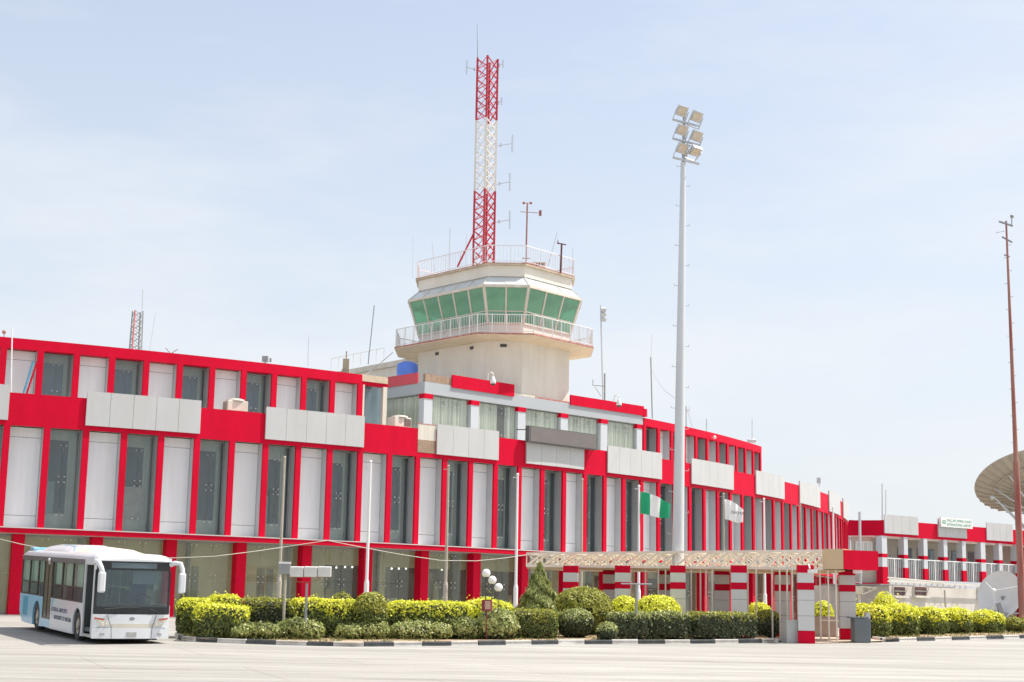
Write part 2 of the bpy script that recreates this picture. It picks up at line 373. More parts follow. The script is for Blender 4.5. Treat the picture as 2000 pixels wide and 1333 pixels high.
# first floor bays
for i in range(I0, I1):
    f = MB().arc(i, i + 0.165, 0, 0.13, 3.335, 7.858, 0.2); f.build('fin', RED, TB)
    MB().arc(i + 0.003, i + 0.162, 0.133, 0.70, 3.335, 7.858, 0.2).build('reveal', REVL if i % 2 else REVEAL, TB)
    a, b_ = i + 0.168, i + 0.997
    if i % 2 == 0:
        p = MB(); 
        for z0, z1 in ((3.34, 3.88), (3.90, 7.40), (7.42, 7.855)): p.arc(a, b_, 0.60, 0.66, z0, z1, 0.14)
        p.mat(1).arc(a, b_, 0.625, 0.69, 3.34, 7.855, 0.5)
        p.build('wall_panel', [WHITEP, JOINT], TB)
    else:
        wdw = MB().arc(a, a + .03, .60, .66, 3.34, 7.85).arc(b_ - .03, b_, .60, .66, 3.34, 7.85).arc(a, b_, .60, .66, 3.34, 3.40).arc(a, b_, .60, .66, 7.78, 7.85)
        wo = wdw.build('window', GREYMETAL, TB)
        MB().arc(a + .03, (a + b_) / 2 - .004, .63, .64, 3.40, 7.78).arc((a + b_) / 2 + .004, b_ - .03, .63, .64, 3.40, 7.78).build('pane', GLASS_U, wo)
        if i < 40:
            fm = MB(); c_ = (a + b_) / 2
            fitting(fm, c_, 7.02, .60, False, dz=1); fitting(fm, c_, 5.6, .60); fitting(fm, c_, 4.1, .60, False, dz=-1)
            fm.build('fitting', [STEEL, GREYMETAL], wo)
        # what stands behind the glass: a pale lining wall with a dark inner window in it
        bw = MB().arc(a, b_, 0.98, 1.02, 3.33, 7.88); bw.mat(1); rs_ = random.Random(i)
        w1 = a + .66 + rs_.uniform(-.10, .06); top = 7.25 + rs_.uniform(-.1, .2); lowz = 4.0 + rs_.uniform(0, .1)
        bw.arc(a - .06, w1, 0.955, 0.979, lowz, top)
        if rs_.random() < .45: bw.mat(2).arc(a + .05, a + .05 + rs_.uniform(.15, .33), 0.93, 0.952, lowz, lowz + rs_.uniform(.8, 2.2))
        if rs_.random() < .5: bw.mat(3).arc(w1 - .16, w1 - .02, 0.93, 0.951, lowz + .1, lowz + rs_.uniform(1.3, 1.9))
        bw.mat(0).arc(w1 + .01, w1 + .05, 0.90, 0.978, lowz, 7.6)
        bw.build('inner_lining', [LINING, INTD, mat('inner_blue_glass', (.20, .27, .30), .3, .15), mat('inner_brown_grey', (.09, .09, .08), .7, .2)], TB)
# a few blinds, boards and lit globes behind the first-floor glass
for i, k in ((3, 0),):
    if k == 0: MB().arc(i + .2, i + .85, .88, .90, 4.0, 5.45).build('blind', mat('blind_paper', (0.42, 0.40, 0.36), 0.9, 0.25, 2), TB)
    elif k == 2: MB().arc(i + .2, i + .62, .90, .93, 4.1, 5.6).build('blind', INTD, TB)
    else: MB().arc(i + .55, i + .62, .85, .93, 4.0, 7.0).build('blind', INTW, TB)
bulb = bpy.data.materials.new('lit_globe'); bulb.use_nodes = True
bb = bulb.node_tree.nodes['Principled BSDF']; bb.inputs['Emission Color'].default_value = (1, 1, 1, 1); bb.inputs['Emission Strength'].default_value = 1.6
ORD = ['leftmost', 'second', 'third', 'fourth', 'fifth', 'sixth', 'seventh', 'eighth', 'ninth', 'tenth', 'eleventh', 'twelfth', 'rightmost']
for kq, (px, py) in enumerate(sorted(((135, 896), (113, 906), (246, 909), (263, 904), (668, 918), (670, 942), (882, 950)))):
    i_, z_ = hitArc(px, py, 1.5)
    tag(MB().ball(A(i_, 1.5, z_), 0.06).bar(A(i_, 1.5, z_ + .05), A(i_, 1.5, 7.0), .01).build('ceiling_light', [bulb], smooth=True),
        ORD[kq] + ' from the left of the small lit lamps behind the first floor glass' if kq else 'leftmost of the small lit lamps behind the first floor glass', 'lamp', 'small lit globes behind the first floor glass')
for kq, (px, py) in enumerate(sorted(((657, 1109), (669, 1101), (674, 1108), (688, 1108), (765, 1111), (771, 1104), (779, 1111), (793, 1111), (863, 1113), (872, 1117), (881, 1112), (892, 1115), (575, 1105)))):
    i_, z_ = hitArc(px, py, 2.5)
    tag(MB().ball(A(i_, 2.5, z_), 0.055).bar(A(i_, 2.5, z_ + .05), A(i_, 2.5, 3.06), .01).build('hall_light', [bulb], smooth=True),
        ('leftmost' if kq == 0 else 'rightmost' if kq == 12 else ORD[kq] + ' from the left') + ' of the small lit lamps in the ground floor hall', 'lamp', 'small lit globes in the ground floor hall')
# ground floor: columns and shopfront glass
for k in range(-3, 25):
    i = 0.47 + 2 * k
    MB().arc(i, i + .29, .45, 1.0, -0.556, 3.078, 0.3).build('column', RED, TB)
    a, b_ = i + .29, i + 2
    fr = MB()
    for z0, z1 in ((-.5, -.42), (2.98, 3.05)): fr.arc(a, b_, .96, 1.02, z0, z1, .6)
    wo = fr.build('window', GREYMETAL, TB); pn = MB(); fm = MB(); n = 3
    for q in range(n):
        u0 = a + (b_ - a) * q / n; u1 = a + (b_ - a) * (q + 1) / n
        pn.arc(u0 + .006, u1 - .006, .985, .997, -.42, 1.335, .6); pn.arc(u0 + .006, u1 - .006, .985, .997, 1.345, 2.98, .6)
    pn.build('pane', GLASS_G, wo)
    for q in range(1, n):
        u = a + (b_ - a) * q / n
        fitting(fm, u, 1.34, .95); fitting(fm, u, 2.75, .95, False, dz=1)
    fm.build('fitting', [STEEL, GREYMETAL], wo)
# displays, curtains and doors inside the hall
HALL = mat('hall_wall', (0.72, 0.70, 0.54), 0.75, 0.08, 0.8); HALLG = mat('hall_grey', (0.26, 0.29, 0.29), 0.5, 0.15, 1)
rs3 = random.Random(4)
for k in range(-3, 25):
    a, b_ = .47 + 2 * k + .29, .47 + 2 * k + 2; hw_ = MB()
    if k < 4 or k in (9, 12):
        hw_.arc(a - .25, b_ + .25, 1.7, 1.8, -.5, 3.05, .5); q0 = a + rs3.uniform(.2, .7)
        hw_.mat(1).arc(q0, q0 + .5, 1.66, 1.69, .1, 1.9); hw_.mat(0).arc(q0 + .23, q0 + .27, 1.63, 1.655, .1, 1.9)
    else:
        q0 = a + rs3.uniform(.0, .5); hw_.arc(q0, q0 + rs3.uniform(.15, .5), 1.7, 1.95, -.5, 3.05, .5)
        hw_.arc(a - .2, b_ + .2, 2.0, 2.15, 2.2, 3.05, .5); hw_.mat(1).arc(q0 + .6, q0 + 1.2, 3.0, 3.1, -.5, 1.7 + rs3.random(), .5)
        hw_.mat(2).arc(a - .2, b_ + .2, 3.6, 3.7, -.5, 3.05, .5)
        for q in range(3): u = a + rs3.uniform(0, 1.5); hw_.mat(rs3.choice((0, 1, 3))).arc(u, u + rs3.uniform(.08, .4), 2.6, 2.7, -.5, rs3.uniform(.6, 2.0), .5)
    hw_.build('hall_wall', [HALL, HALLG, INTD, WHITEM], TB)
for i0, i1, z1, d in ((4.9, 5.3, 1.9, 2.2), (5.4, 6.1, 1.9, 2.2), (8.8, 9.3, 1.6, 2.0), (11.4, 12.0, 2.2, 2.6), (12.8, 13.3, 1.9, 2.0), (2.9, 3.6, 1.9, 2.3), (6.9, 7.5, 2.3, 2.5), (15.1, 15.6, 2.0, 2.0)):
    MB().arc(i0, i1, d, d + .1, -.5, z1, .3).build('door', INTB, TB)
# parapet
MB().arc(I0, I1, 0.0, 0.155, 7.86, 9.33).build('parapet', RED, TB)
MB().arc(I0, I1, 0.158, 3.9, 8.65, 8.75).build('terrace', CONC, TB)
MB().arc(I0, I1, 0.157, 0.24, 8.75, 9.30).build('parapet_back', CREAMW, TB)
PAN = [(-3, .08), (2.03, 5.12), (7.02, 10.15), (12.72, 15.13), (16.3, 18.95), (20.15, 23.18), (25.1, 28.22), (30.2, 33.15), (35.1, 38.3), (40.2, 43.3), (44.6, 48)]
for n_, (a, b_) in enumerate(PAN):
    p = MB(); k = 4 if n_ in (3, 4) else 5
    for q in range(k):
        u0 = a + (b_ - a) * q / k; u1 = a + (b_ - a) * (q + 1) / k
        p.arc(u0 + (.004 if q else 0), u1 - .004, -.10, -.02, 8.07, 9.65)
    p.mat(1).arc(a + .01, b_ - .01, -.085, -.003, 8.08, 9.64)
    p.build('parapet_panel', [GREYP, JOINT], TB)
MB().arc(12.05, 12.70, -.012, -.002, 8.75, 9.56).build('render_patch', CREAMW, TB)
MB().arc(12.05, 12.70, -.012, -.002, 8.09, 8.74).build('brick_patch', BRICK, TB)
MB().arc(12.0, 12.71, -.02, -.002, 9.565, 9.61).build('patch_coping', FADERED, TB)

# upper storey wings
D2 = 3.1
def wing(i0, i1, start, stp, parity, n):
    MB().arc(i0, i1, D2, D2 + .5, 11.83, 12.33).build('roof_band', RED, TB)
    MB().arc(i0, i1, D2 + .5, D2 + 12, 12.0, 12.2).build('roof', CONC, TB)
    MB().arc(i0, i1, D2 + 3, D2 + 3.2, 8.75, 12.0).build('inner_wall', INTB, TB)
    for k in range(n):
        i = start + stp * k
        MB().arc(i, i + .175, D2, D2 + .13, 8.75, 11.828).build('fin', RED, TB)
        MB().arc(i + .003, i + .172, D2 + .133, D2 + .7, 8.75, 11.828).build('reveal', REVL if (k + parity) % 2 else REVEAL, TB)
        if k == n - 1: continue
        a, b_ = i + .178, i + stp - .003
        if (k + parity) % 2 == 0:
            p = MB()
            for z0, z1 in ((8.75, 11.38), (11.40, 11.825)): p.arc(a, b_, D2 + .60, D2 + .66, z0, z1, .14)
            p.mat(1).arc(a, b_, D2 + .62, D2 + .69, 8.75, 11.825, .5); p.build('wall_panel', [WHITEP, JOINT], TB)
        else:
            wo = MB().arc(a, a + .03, D2 + .60, D2 + .66, 8.75, 11.82).arc(b_ - .03, b_, D2 + .60, D2 + .66, 8.75, 11.82).arc(a, b_, D2 + .6, D2 + .66, 11.74, 11.82).build('window', GREYMETAL, TB)
            c_ = (a + b_) / 2
            MB().arc(a, b_, D2 + 1.0, D2 + 1.04, 8.75, 11.83).mat(1).arc(a - .06, a + .66, D2 + .96, D2 + .99, 8.8, 11.4).build('inner_lining', [LINING, INTB], TB)
            MB().arc(a + .03, c_ - .004, D2 + .63, D2 + .64, 8.8, 11.74).arc(c_ + .004, b_ - .03, D2 + .63, D2 + .64, 8.8, 11.74).build('pane', GLASS_U, wo)
            fm = MB(); fitting(fm, c_, 11.15, D2 + .6, False, dz=1); fitting(fm, c_, 9.9, D2 + .6); fm.build('fitting', [STEEL, GREYMETAL], wo)
wing(-5, 11.14, -4, 1.0, 0, 16)
wing(24.75, 35.75, 24.75, .983, 1, 12)
MB().arc(35.70, 35.80, D2 + .05, D2 + 9, 8.75, 12.32).build('end_wall', RED, TB)
MB().arc(11.145, 12.17, D2 + .1, D2 + .55, 11.83, 12.0).build('roof_band', RED, TB)
MB().arc(11.145, 12.12, D2 + .05, D2 + 3, 12.003, 12.36).build('bare_beam', CREAMD, TB)
MB().arc(11.98, 12.13, D2 + .1, D2 + .3, 8.75, 11.827).arc(11.22, 11.28, D2 + .1, D2 + .2, 8.75, 11.827).build('bare_post', CREAMW, TB)
MB().arc(11.2, 12.6, D2 + 1.6, D2 + 1.7, 8.75, 12.0).build('inner_wall', INTB, TB)
MB().arc(11.28, 12.0, D2 + .7, D2 + .72, 8.75, 11.82).build('pane', GLASS_U, TB)

# curtained middle block
PA = Vector((-4.80, 84.30, 0)); PB = Vector((8.42, 96.97, 0)); ub = (PB - PA).normalized(); nb = Vector((-ub.y, ub.x, 0)); Lb = (PB - PA).length
def Q(s, d, z): p = PA + ub * s + nb * d; return Vector((p.x, p.y, z))
def qbox(mb, s0, s1, d0, d1, z0, z1):
    return mb.hexa([Q(s0, d0, z0), Q(s1, d0, z0), Q(s1, d1, z0), Q(s0, d1, z0), Q(s0, d0, z1), Q(s1, d0, z1), Q(s1, d1, z1), Q(s0, d1, z1)])
Z0, ZF, ZT = 8.75, 11.87, 12.53
fa = MB(); qbox(fa, 0, Lb, 0, .35, ZF, ZT); qbox(fa, 0, .35, .352, 6.5, ZF, ZT); fa.build('fascia', mat('fascia_grey', (0.42, 0.45, 0.47), 0.4, 0.05, .5), TB); mat('light_grey_cladding', (0.56, 0.59, 0.62), 0.4, 0.04, .5)
qbox(MB(), .352, Lb, .352, 7.5, 12.2, 12.4).build('block_roof', CONC, TB)
cols = [0.0, 3.53, 7.26, 10.85, 14.39, 17.75]
for s in cols:
    w2 = .62 if s < 17 else .5
    qbox(MB(), s, s + w2, 0.02, .45, Z0, 11.60).build('pillar', MATS['light_grey_cladding'], TB)
    qbox(MB(), s - .01, s + w2 + .01, -.01, .46, 11.603, ZF - .003).build('pillar_cap', RED, TB)
qbox(MB(), .02, .45, 5.0, 5.6, Z0, 11.6).build('pillar', MATS['light_grey_cladding'], TB)
qbox(MB(), .0, .46, 4.99, 5.61, 11.603, ZF - .003).build('pillar_cap', RED, TB)
def curtain(s0, s1, d, axis):
    m_ = MB(); n = int((s1 - s0) / .05); vs = []
    for k in range(n + 1):
        s = s0 + (s1 - s0) * k / n; off = .07 * math.sin(s * 21 + math.sin(s * 5) * 2) + .03 * math.sin(s * 47)
        for z in (Z0 + .05, ZF - .05):
            vs.append(Q(s, d + off, z) if axis == 0 else Q(d + off, s, z))
    return m_.add(vs, [(2 * k, 2 * k + 2, 2 * k + 3, 2 * k + 1) for k in range(n)])
for k in range(5):
    s0, s1 = cols[k] + (.62), cols[k + 1]
    wo = qbox(qbox(qbox(MB(), s0, s1, .2, .26, Z0, Z0 + .06), s0, s1, .2, .26, 9.93, 9.96), s0 + .002, s0 + .03, .19, .27, Z0 + .01, ZF).build('window', GREYMETAL, TB)
    pn = MB(); c_ = [s0 + (s1 - s0) * q / 3 for q in range(4)]
    for q in range(3): qbox(pn, c_[q] + .006, c_[q + 1] - .006, .22, .235, Z0 + .06, ZF)
    pn.build('pane', GLASS_B, wo)
    fm = MB()
    for q in (1, 2):
        for z in (11.5, 9.94):
            cc = Q(c_[q], .18, z)
            for a_, b2 in ((-1, 1), (1, 1), (-1, -1), (1, -1)):
                e = Q(c_[q] + a_ * .14, .16, z + b2 * .15); fm.mat(1); fm.bar(cc, e, .014); fm.mat(0); fm.ball(e, .028, 6, 4)
    fm.build('fitting', [STEEL, GREYMETAL], wo)
    if k == 1:
        curtain(s0, s0 + 1.75, .34, 0).build('curtain', CURT, wo, smooth=True); curtain(s1 - .7, s1, .34, 0).build('curtain', CURT, wo, smooth=True)
    else: curtain(s0, s1, .34, 0).build('curtain', CURT, wo, smooth=True)
wo = qbox(MB(), .2, .26, .47, 5.0, Z0, Z0 + .06).build('window', GREYMETAL, TB)
qbox(MB(), .22, .235, .47, 5.0, Z0 + .06, ZF).build('pane', GLASS_B, wo)
curtain(.5, 4.4, .34, 1).build('curtain', CURT, wo, smooth=True)
qbox(MB(), .9, Lb - .1, 3.2, 3.3, Z0, 12.2).build('inner_wall', INTD, TB)
# broken roof edge of the block: red panels, brick, bare mortar
def roofpanel(s0, s1, m_, z0, z1, name='roof_panel', d0=-.08, d1=.02): return qbox(MB(), s0, s1, d0, d1, z0, z1).build(name, m_, TB)
def s_at(px, py, z=ZT):
    v = ray(px, py); a, b_ = ub.x, -v.x; c_, d_ = ub.y, -1.0
    det = a * d_ - b_ * c_; return ((-PA.x) * d_ - b_ * (-PA.y)) / det
roofpanel(s_at(882, 740), s_at(1003, 755), RED, 12.42, 13.13)
roofpanel(s_at(1113, 775), s_at(1256, 795), RED, 12.45, 13.05)
roofpanel(s_at(1256, 795) - .02, s_at(1262, 797), RED, 12.4, 12.9, d0=-.09, d1=.5)
roofpanel(.05, s_at(882, 740) - .01, BRICK, 12.54, 12.98, 'bare_wall', .02, .2)
roofpanel(s_at(1003, 755) + .01, s_at(1045, 765), CREAMW, 12.535, 12.66, 'bare_wall', 0, .2)
roofpanel(s_at(1045, 765) + .01, s_at(1112, 775), FADERED, 12.535, 12.62, 'bare_wall', 0, .2)
qbox(MB(), -.06, .04, .6, 3.6, 12.48, 13.08).build('roof_panel', mat('sun_bleached_red', (0.62, 0.05, 0.07), .3, .1), TB)
qbox(MB(), .1, .5, 3.7, 5.6, 12.535, 13.0).build('bare_wall', CREAMD, TB)

# rear cream wing behind the left roofs
rw = [onY(819, 700, 97), onY(640, 733, 108)]
dv = (rw[1] - rw[0]).normalized(); dv.z = 0; nv = Vector((dv.y, -dv.x, 0))
RW = empty('rear_wing', (rw[0].x - 3, 101, -.556), 'cream rendered rear wing rising behind the left roof beside the control tower', 'building')
def wallseg(mb, a, b_, th, z0, z1):
    a = Vector((a.x, a.y, 0)); b_ = Vector((b_.x, b_.y, 0)); d = (b_ - a).normalized(); n = Vector((-d.y, d.x, 0)) * th
    zv = lambda z: Vector((0, 0, z))
    return mb.hexa([a + zv(z0), b_ + zv(z0), b_ + n + zv(z0), a + n + zv(z0), a + zv(z1), b_ + zv(z1), b_ + n + zv(z1), a + n + zv(z1)])
ZR = onY(817, 697, 97).z
pA = Vector((rw[0].x, 97, 0)); pB = Vector((onH(640, 731, ZR).x, onH(640, 731, ZR).y, 0))
wallseg(MB(), pB, pA, 4, 8, ZR - .35).build('wall', CREAM, RW)
wallseg(MB(), pB - Vector((0, .25, 0)), pA - Vector((0, .25, 0)), 4.3, ZR - .347, ZR).build('roof_edge', CREAMW, RW)
rr_ = MB()
for k in range(8):
    p = pB.lerp(pA, .03 + k * .085); rr_.bar((p.x, p.y + .4, ZR), (p.x, p.y + .4, ZR + 1.1), .04)
a_, b_ = pB.lerp(pA, .03), pB.lerp(pA, .625)
rr_.bar((a_.x, a_.y + .4, ZR + 1.1), (b_.x, b_.y + .4, ZR + 1.1), .04).build('railing', WHITEM, RW)

# ================================================================== CONTROL TOWER
CT = empty('control_tower', (-1, 94, 12.4), 'cream octagonal control tower with a green glass cab and white railings on the terminal roof', 'tower')
bl, bc1, bc2, br = Vector((-5.83, 94.6, 0)), Vector((-1.44, 89.92, 0)), Vector((.64, 89.9, 0)), Vector((3.54, 93.2, 0))
eL = bl - bc1; eR = br - bc2
O8 = [bc1, bc2, br, br + Vector((0, 2.08, 0)), br + Vector((0, 2.08, 0)) + eL, bl + eR + Vector((0, 2.08, 0)), bl + Vector((0, 2.08, 0)), bl]
def offs(P, k):
    n = len(P); out = []
    for i in range(n):
        a, b_, c_ = P[i - 1], P[i], P[(i + 1) % n]
        d1 = (b_ - a).normalized(); d2 = (c_ - b_).normalized(); n1 = Vector((d1.y, -d1.x, 0)); n2 = Vector((d2.y, -d2.x, 0))
        bis = (n1 + n2).normalized(); out.append(b_ + bis * (k / max(.3, bis.dot(n1))))
    return out
# the shaft
MB().prism(O8, 12.3, 15.9).build('shaft', CREAM, CT)
MB().loft(offs(O8, .02), 15.86, offs(O8, 1.45), 15.98).prism(offs(O8, 1.45), 15.981, 16.02).build('balcony_slab', mat('balcony_soffit', (0.80, 0.68, 0.50), .85, .08, 1), CT)
MB().prism(offs(O8, 1.48), 16.022, 16.10).build('balcony_edge', FADERED, CT)
MB().prism(offs(O8, .0), 16.102, 16.93).build('sill_wall', CREAM, CT)
for px, py, wd in ((853, 690, 9), (924, 675, 10), (983, 669, 15)):
    pass
def on_face(Pa, Pb, s, out, z): p = Pa.lerp(Pb, s); d = (Pb - Pa).normalized(); n_ = Vector((d.y, -d.x, 0)); return p + n_ * out + Vector((0, 0, z))
for Pa, Pb, s, wd in ((bl, bc1, .28, .3), (bl, bc1, .78, .3), (bc1, bc2, .45, .4)):
    d = (Pb - Pa).normalized(); c0 = on_face(Pa, Pb, s, .01, 15.6); n_ = Vector((d.y, -d.x, 0))
    MB().box(c0, (wd, .05, .18), math.atan2(d.y, d.x)).build('vent', DARKM, CT)
# cab windows
NP = [2, 3, 1, 3, 5 and 5, 1, 3, 1]
cnt = {0: 2, 1: 3, 2: 2, 3: 5, 4: 2, 5: 3, 6: 2, 7: 5}
lo, hi = offs(O8, .02), offs(O8, .66)
fr = MB()
for e in range(8):
    a0, a1, b0, b1 = lo[e], lo[(e + 1) % 8], hi[e], hi[(e + 1) % 8]; n = cnt[e]
    for k in range(n):
        q = [a0.lerp(a1, k / n) + Vector((0, 0, 16.95)), a0.lerp(a1, (k + 1) / n) + Vector((0, 0, 16.95)), b0.lerp(b1, (k + 1) / n) + Vector((0, 0, 19.05)), b0.lerp(b1, k / n) + Vector((0, 0, 19.05))]
        MB().add(q, [(0, 1, 2, 3)]).build('cab_window', GREENG, CT)
        fr.bar(q[0], q[3], .10 if k else .16, .10)
        pm_ = [q[0].lerp(q[3], .33), q[1].lerp(q[2], .33)]
        fr.bar(pm_[0], pm_[1], .05)
    fr.bar(a0 + Vector((0, 0, 16.95)), a1 + Vector((0, 0, 16.95)), .1); fr.bar(b0 + Vector((0, 0, 19.08)), b1 + Vector((0, 0, 19.08)), .18, .16)
fr.build('window_frame', CREAMW, CT)
MB().prism(offs(O8, -.6), 16.93, 17.6).build('console', INTD, CT)
MB().prism(offs(O8, -1.3), 17.0, 18.7).build('cab_core', CREAMW, CT)
MB().prism(offs(O8, -.1), 18.7, 18.9).build('cab_ceiling', INTW, CT)
# sloping glazed hood
h0, h1 = offs(O8, .68), offs(O8, .02)
HOOD = mat('hood_sheet', (0.62, 0.66, 0.68), .25, .06, 1.0, metal=.1)
MB().loft(h0, 19.165, h1, 19.78).build('hood', HOOD, CT)
for e in range(8):
    n = cnt[e]
    for k in range(n):
        s = k / n; a_ = h0[e].lerp(h0[(e + 1) % 8], s) + Vector((0, 0, 19.18)); b_ = h1[e].lerp(h1[(e + 1) % 8], s) + Vector((0, 0, 19.80)); MB().bar(a_, b_, .05).build('hood_bar', CREAMW, CT)
MB().prism(offs(O8, .12), 19.785, 20.45).build('roof_band', CREAM, CT)
MB().prism(offs(O8, .30), 20.453, 20.55).build('roof_edge', CREAMD, CT)
MB().prism(offs(O8, .31), 20.553, 20.585).build('roof_lip', FADERED, CT)
def rail(name, P, z, h, sp, mt, post=None):
    mb = MB(); n = len(P)
    for e in range(n):
        a, b_ = P[e], P[(e + 1) % n]; L = (b_ - a).length; k = max(1, int(L / sp))
        mb.bar(a + Vector((0, 0, z + h)), b_ + Vector((0, 0, z + h)), .045); mb.bar(a + Vector((0, 0, z + .12)), b_ + Vector((0, 0, z + .12)), .03)
        for j in range(k):
            p = a.lerp(b_, j / k); big = (j % 6 == 0); w_ = .07 if big and post else .022
            if big and not post: w_ = .04
            mb.bar(p + Vector((0, 0, z)), p + Vector((0, 0, z + h)), w_)
    return mb.build(name, mt, CT)
rail('balcony_railing', offs(O8, 1.38), 16.10, 1.12, .14, WHITEM, True)
rail('roof_railing', offs(O8, .22), 20.585, 1.08, .22, WHITEM)

# ================================================================== LATTICE MAST ON TOWER
mc = onY(944, 520, 92.0); mc = Vector((mc.x, 92.0, 20.585))
LM = empty('lattice_mast', mc, 'tall square lattice radio mast in red and white bands on the control tower roof', 'mast')
ztop = onY(951, 116, 92).z; zr1 = onY(949, 236, 92).z; zw = onY(945, 374, 92).z
hw = .635
legs = [Vector((mc.x - hw, mc.y, 0)), Vector((mc.x + .0, mc.y - hw, 0)), Vector((mc.x + hw, mc.y, 0)), Vector((mc.x + .12, mc.y + hw, 0))]
def lattice(z0, z1, mt, nm, n):
    mb = MB()
    for q, l in enumerate(legs): mb.bar(l + Vector((0, 0, z0)), l + Vector((0, 0, z1)), .13 if q != 1 else .2, .13)
    st = (z1 - z0) / n
    for e in range(4):
        a, b_ = legs[e], legs[(e + 1) % 4]
        for k in range(n):
            za, zb = z0 + st * k, z0 + st * (k + 1)
            mb.bar(a + Vector((0, 0, zb)), b_ + Vector((0, 0, za)), .055); mb.bar(a + Vector((0, 0, za)), b_ + Vector((0, 0, zb)), .03)
    return mb.build(nm, mt, LM)
lattice(20.585, zw, MASTRED, 'lower_section', 8)
lattice(zw, zr1, mat('mast_white', (.74, .72, .66), .6, .08), 'middle_section', 7)
lattice(zr1, ztop, MASTRED, 'top_section', 6)
mb = MB(); mb.bar(legs[0] + Vector((0, 0, zw - 2.7)), Vector((mc.x - 1.55, mc.y - 1.0, 20.6)), .08).bar(legs[0] + Vector((0, 0, ztop)), legs[0] + Vector((0, 0, ztop + .1)), .1)
mb.build('brace', MASTRED, LM)
MB().tube([legs[0] + Vector((0, 0, ztop)), onY(932, 48, 92)], .03, 6, .015).build('whip_antenna', GREYMETAL, LM)
def dipole(px, py, L, side=1, dn=0.0):
    # folded dipole on an arm off the mast leg
    tip = onY(px, py, 92); leg = legs[2 if side > 0 else 0]; mb = MB()
    base = Vector((leg.x, leg.y, tip.z - .18)); mb.bar(base, tip, .035); mb.bar(tip + Vector((0, 0, -L / 2)), tip + Vector((0, 0, L / 2)), .05)
    mb.bar(tip + Vector((.06 * side, 0, -L / 2)), tip + Vector((.06 * side, 0, L / 2)), .02); mb.bar(base.lerp(tip, .3) + Vector((0, 0, -.1)), base.lerp(tip, .3) + Vector((0, 0, .12)), .08)
    mb.build('dipole_antenna', GALV, LM)
dipole(1000, 281, 1.15); dipole(995, 356, 1.15); dipole(995, 430, 1.15); dipole(982, 125, .5); dipole(979, 198, .5); dipole(912, 132, .9, -1)

# ---- small masts and aerials on the roofs
def pole_thing(name, pts, r, mt, label, cat, group=None, extra=None, r2=None, n=6):
    mb = MB().tube(pts, r, n, r2)
    if extra: extra(mb)
    return tag(mb.build(name, mt, smooth=False), label, cat, group)
TR = 20.585
def roofpole(px, ptop, pbot, Y, r, mt, label, pxt=None, cat='antenna', name='antenna', extra=None, r2=None, group=None):
    b_ = onY(px, pbot, Y); t_ = onY(pxt if pxt is not None else px, ptop, Y)
    return pole_thing(name, [b_, t_], r, mt, label, cat, group, extra, r2)
def anem(mb):
    t_ = onY(1030, 397, 91)
    for dx in (-.22, .22): mb.ball(t_ + Vector((dx, 0, .0)), .09, 8, 5); mb.bar(t_, t_ + Vector((dx, 0, 0)), .03)
    c_ = onY(1029, 415, 91); mb.bar(c_ + Vector((-.4, 0, 0.02)), c_ + Vector((.85, 0, -.04)), .03); mb.box(c_ + Vector((.82, 0, -.04)), (.16, .02, .36))
    for py in (505, 514):
        d_ = onY(1027, py, 91); mb.bar(d_ + Vector((-.25, 0, 0)), d_ + Vector((.25, 0, 0)), .04)
pole_thing('weather_mast', [onY(1027, 521, 91), onY(1030, 397, 91)], .055, MASTRUST, 'thin red pole with wind cups and vane on tower roof right of lattice mast', 'weather mast', extra=anem)
def crossbar(mb):
    t_ = onY(1097, 478, 92); mb.bar(t_ + Vector((-.3, 0, .1)), t_ + Vector((.28, 0, -.02)), .06); mb.bar(t_ + Vector((-.2, 0, .0)), t_ + Vector((-.25, 0, .3)), .04)
roofpole(1095, 476, 533, 92, .065, mat('black_red_pole', (.12, .04, .04), .6, .5, 3), 'short dark pole with a crossbar near the right corner of the tower roof', 1097, extra=crossbar)
roofpole(1070, 455, 521, 92, .02, GALV, 'slanted thin whip aerial between the wind mast and dark pole on tower roof', 1088)
roofpole(1118, 485, 545, 92.5, .015, GALV, 'thin upright whip aerial at the right corner of the tower roof railing', 1119)
roofpole(877, 447, 545, 93, .02, GALV, 'thin tall whip aerial at the left part of the tower roof', 879)
roofpole(910, 455, 520, 95, .015, GALV, 'faint whip aerial just left of the lattice mast on the tower roof', 911)
roofpole(806, 462, 545, 97, .012, GALV, 'faint thin whip left of the tower roof railing', 807)
roofpole(849, 475, 530, 96, .018, GALV, 'short leaning whip aerial above the left rear of tower roof railing', 844)
vt = MB(); vb = onY(1050, 524, 92.6)
vt.box((vb.x, vb.y, TR + .2), (.9, .8, .4))
for k in range(5): vt.box((vb.x - .4 + k * .2, vb.y, TR + .5), (.08, .8, .2))
vt.box((vb.x, vb.y, TR + .63), (1.0, .9, .06)); tag(vt.build('vent_box', CREAMW), 'small cream vent box with slotted top on the tower roof', 'vent')
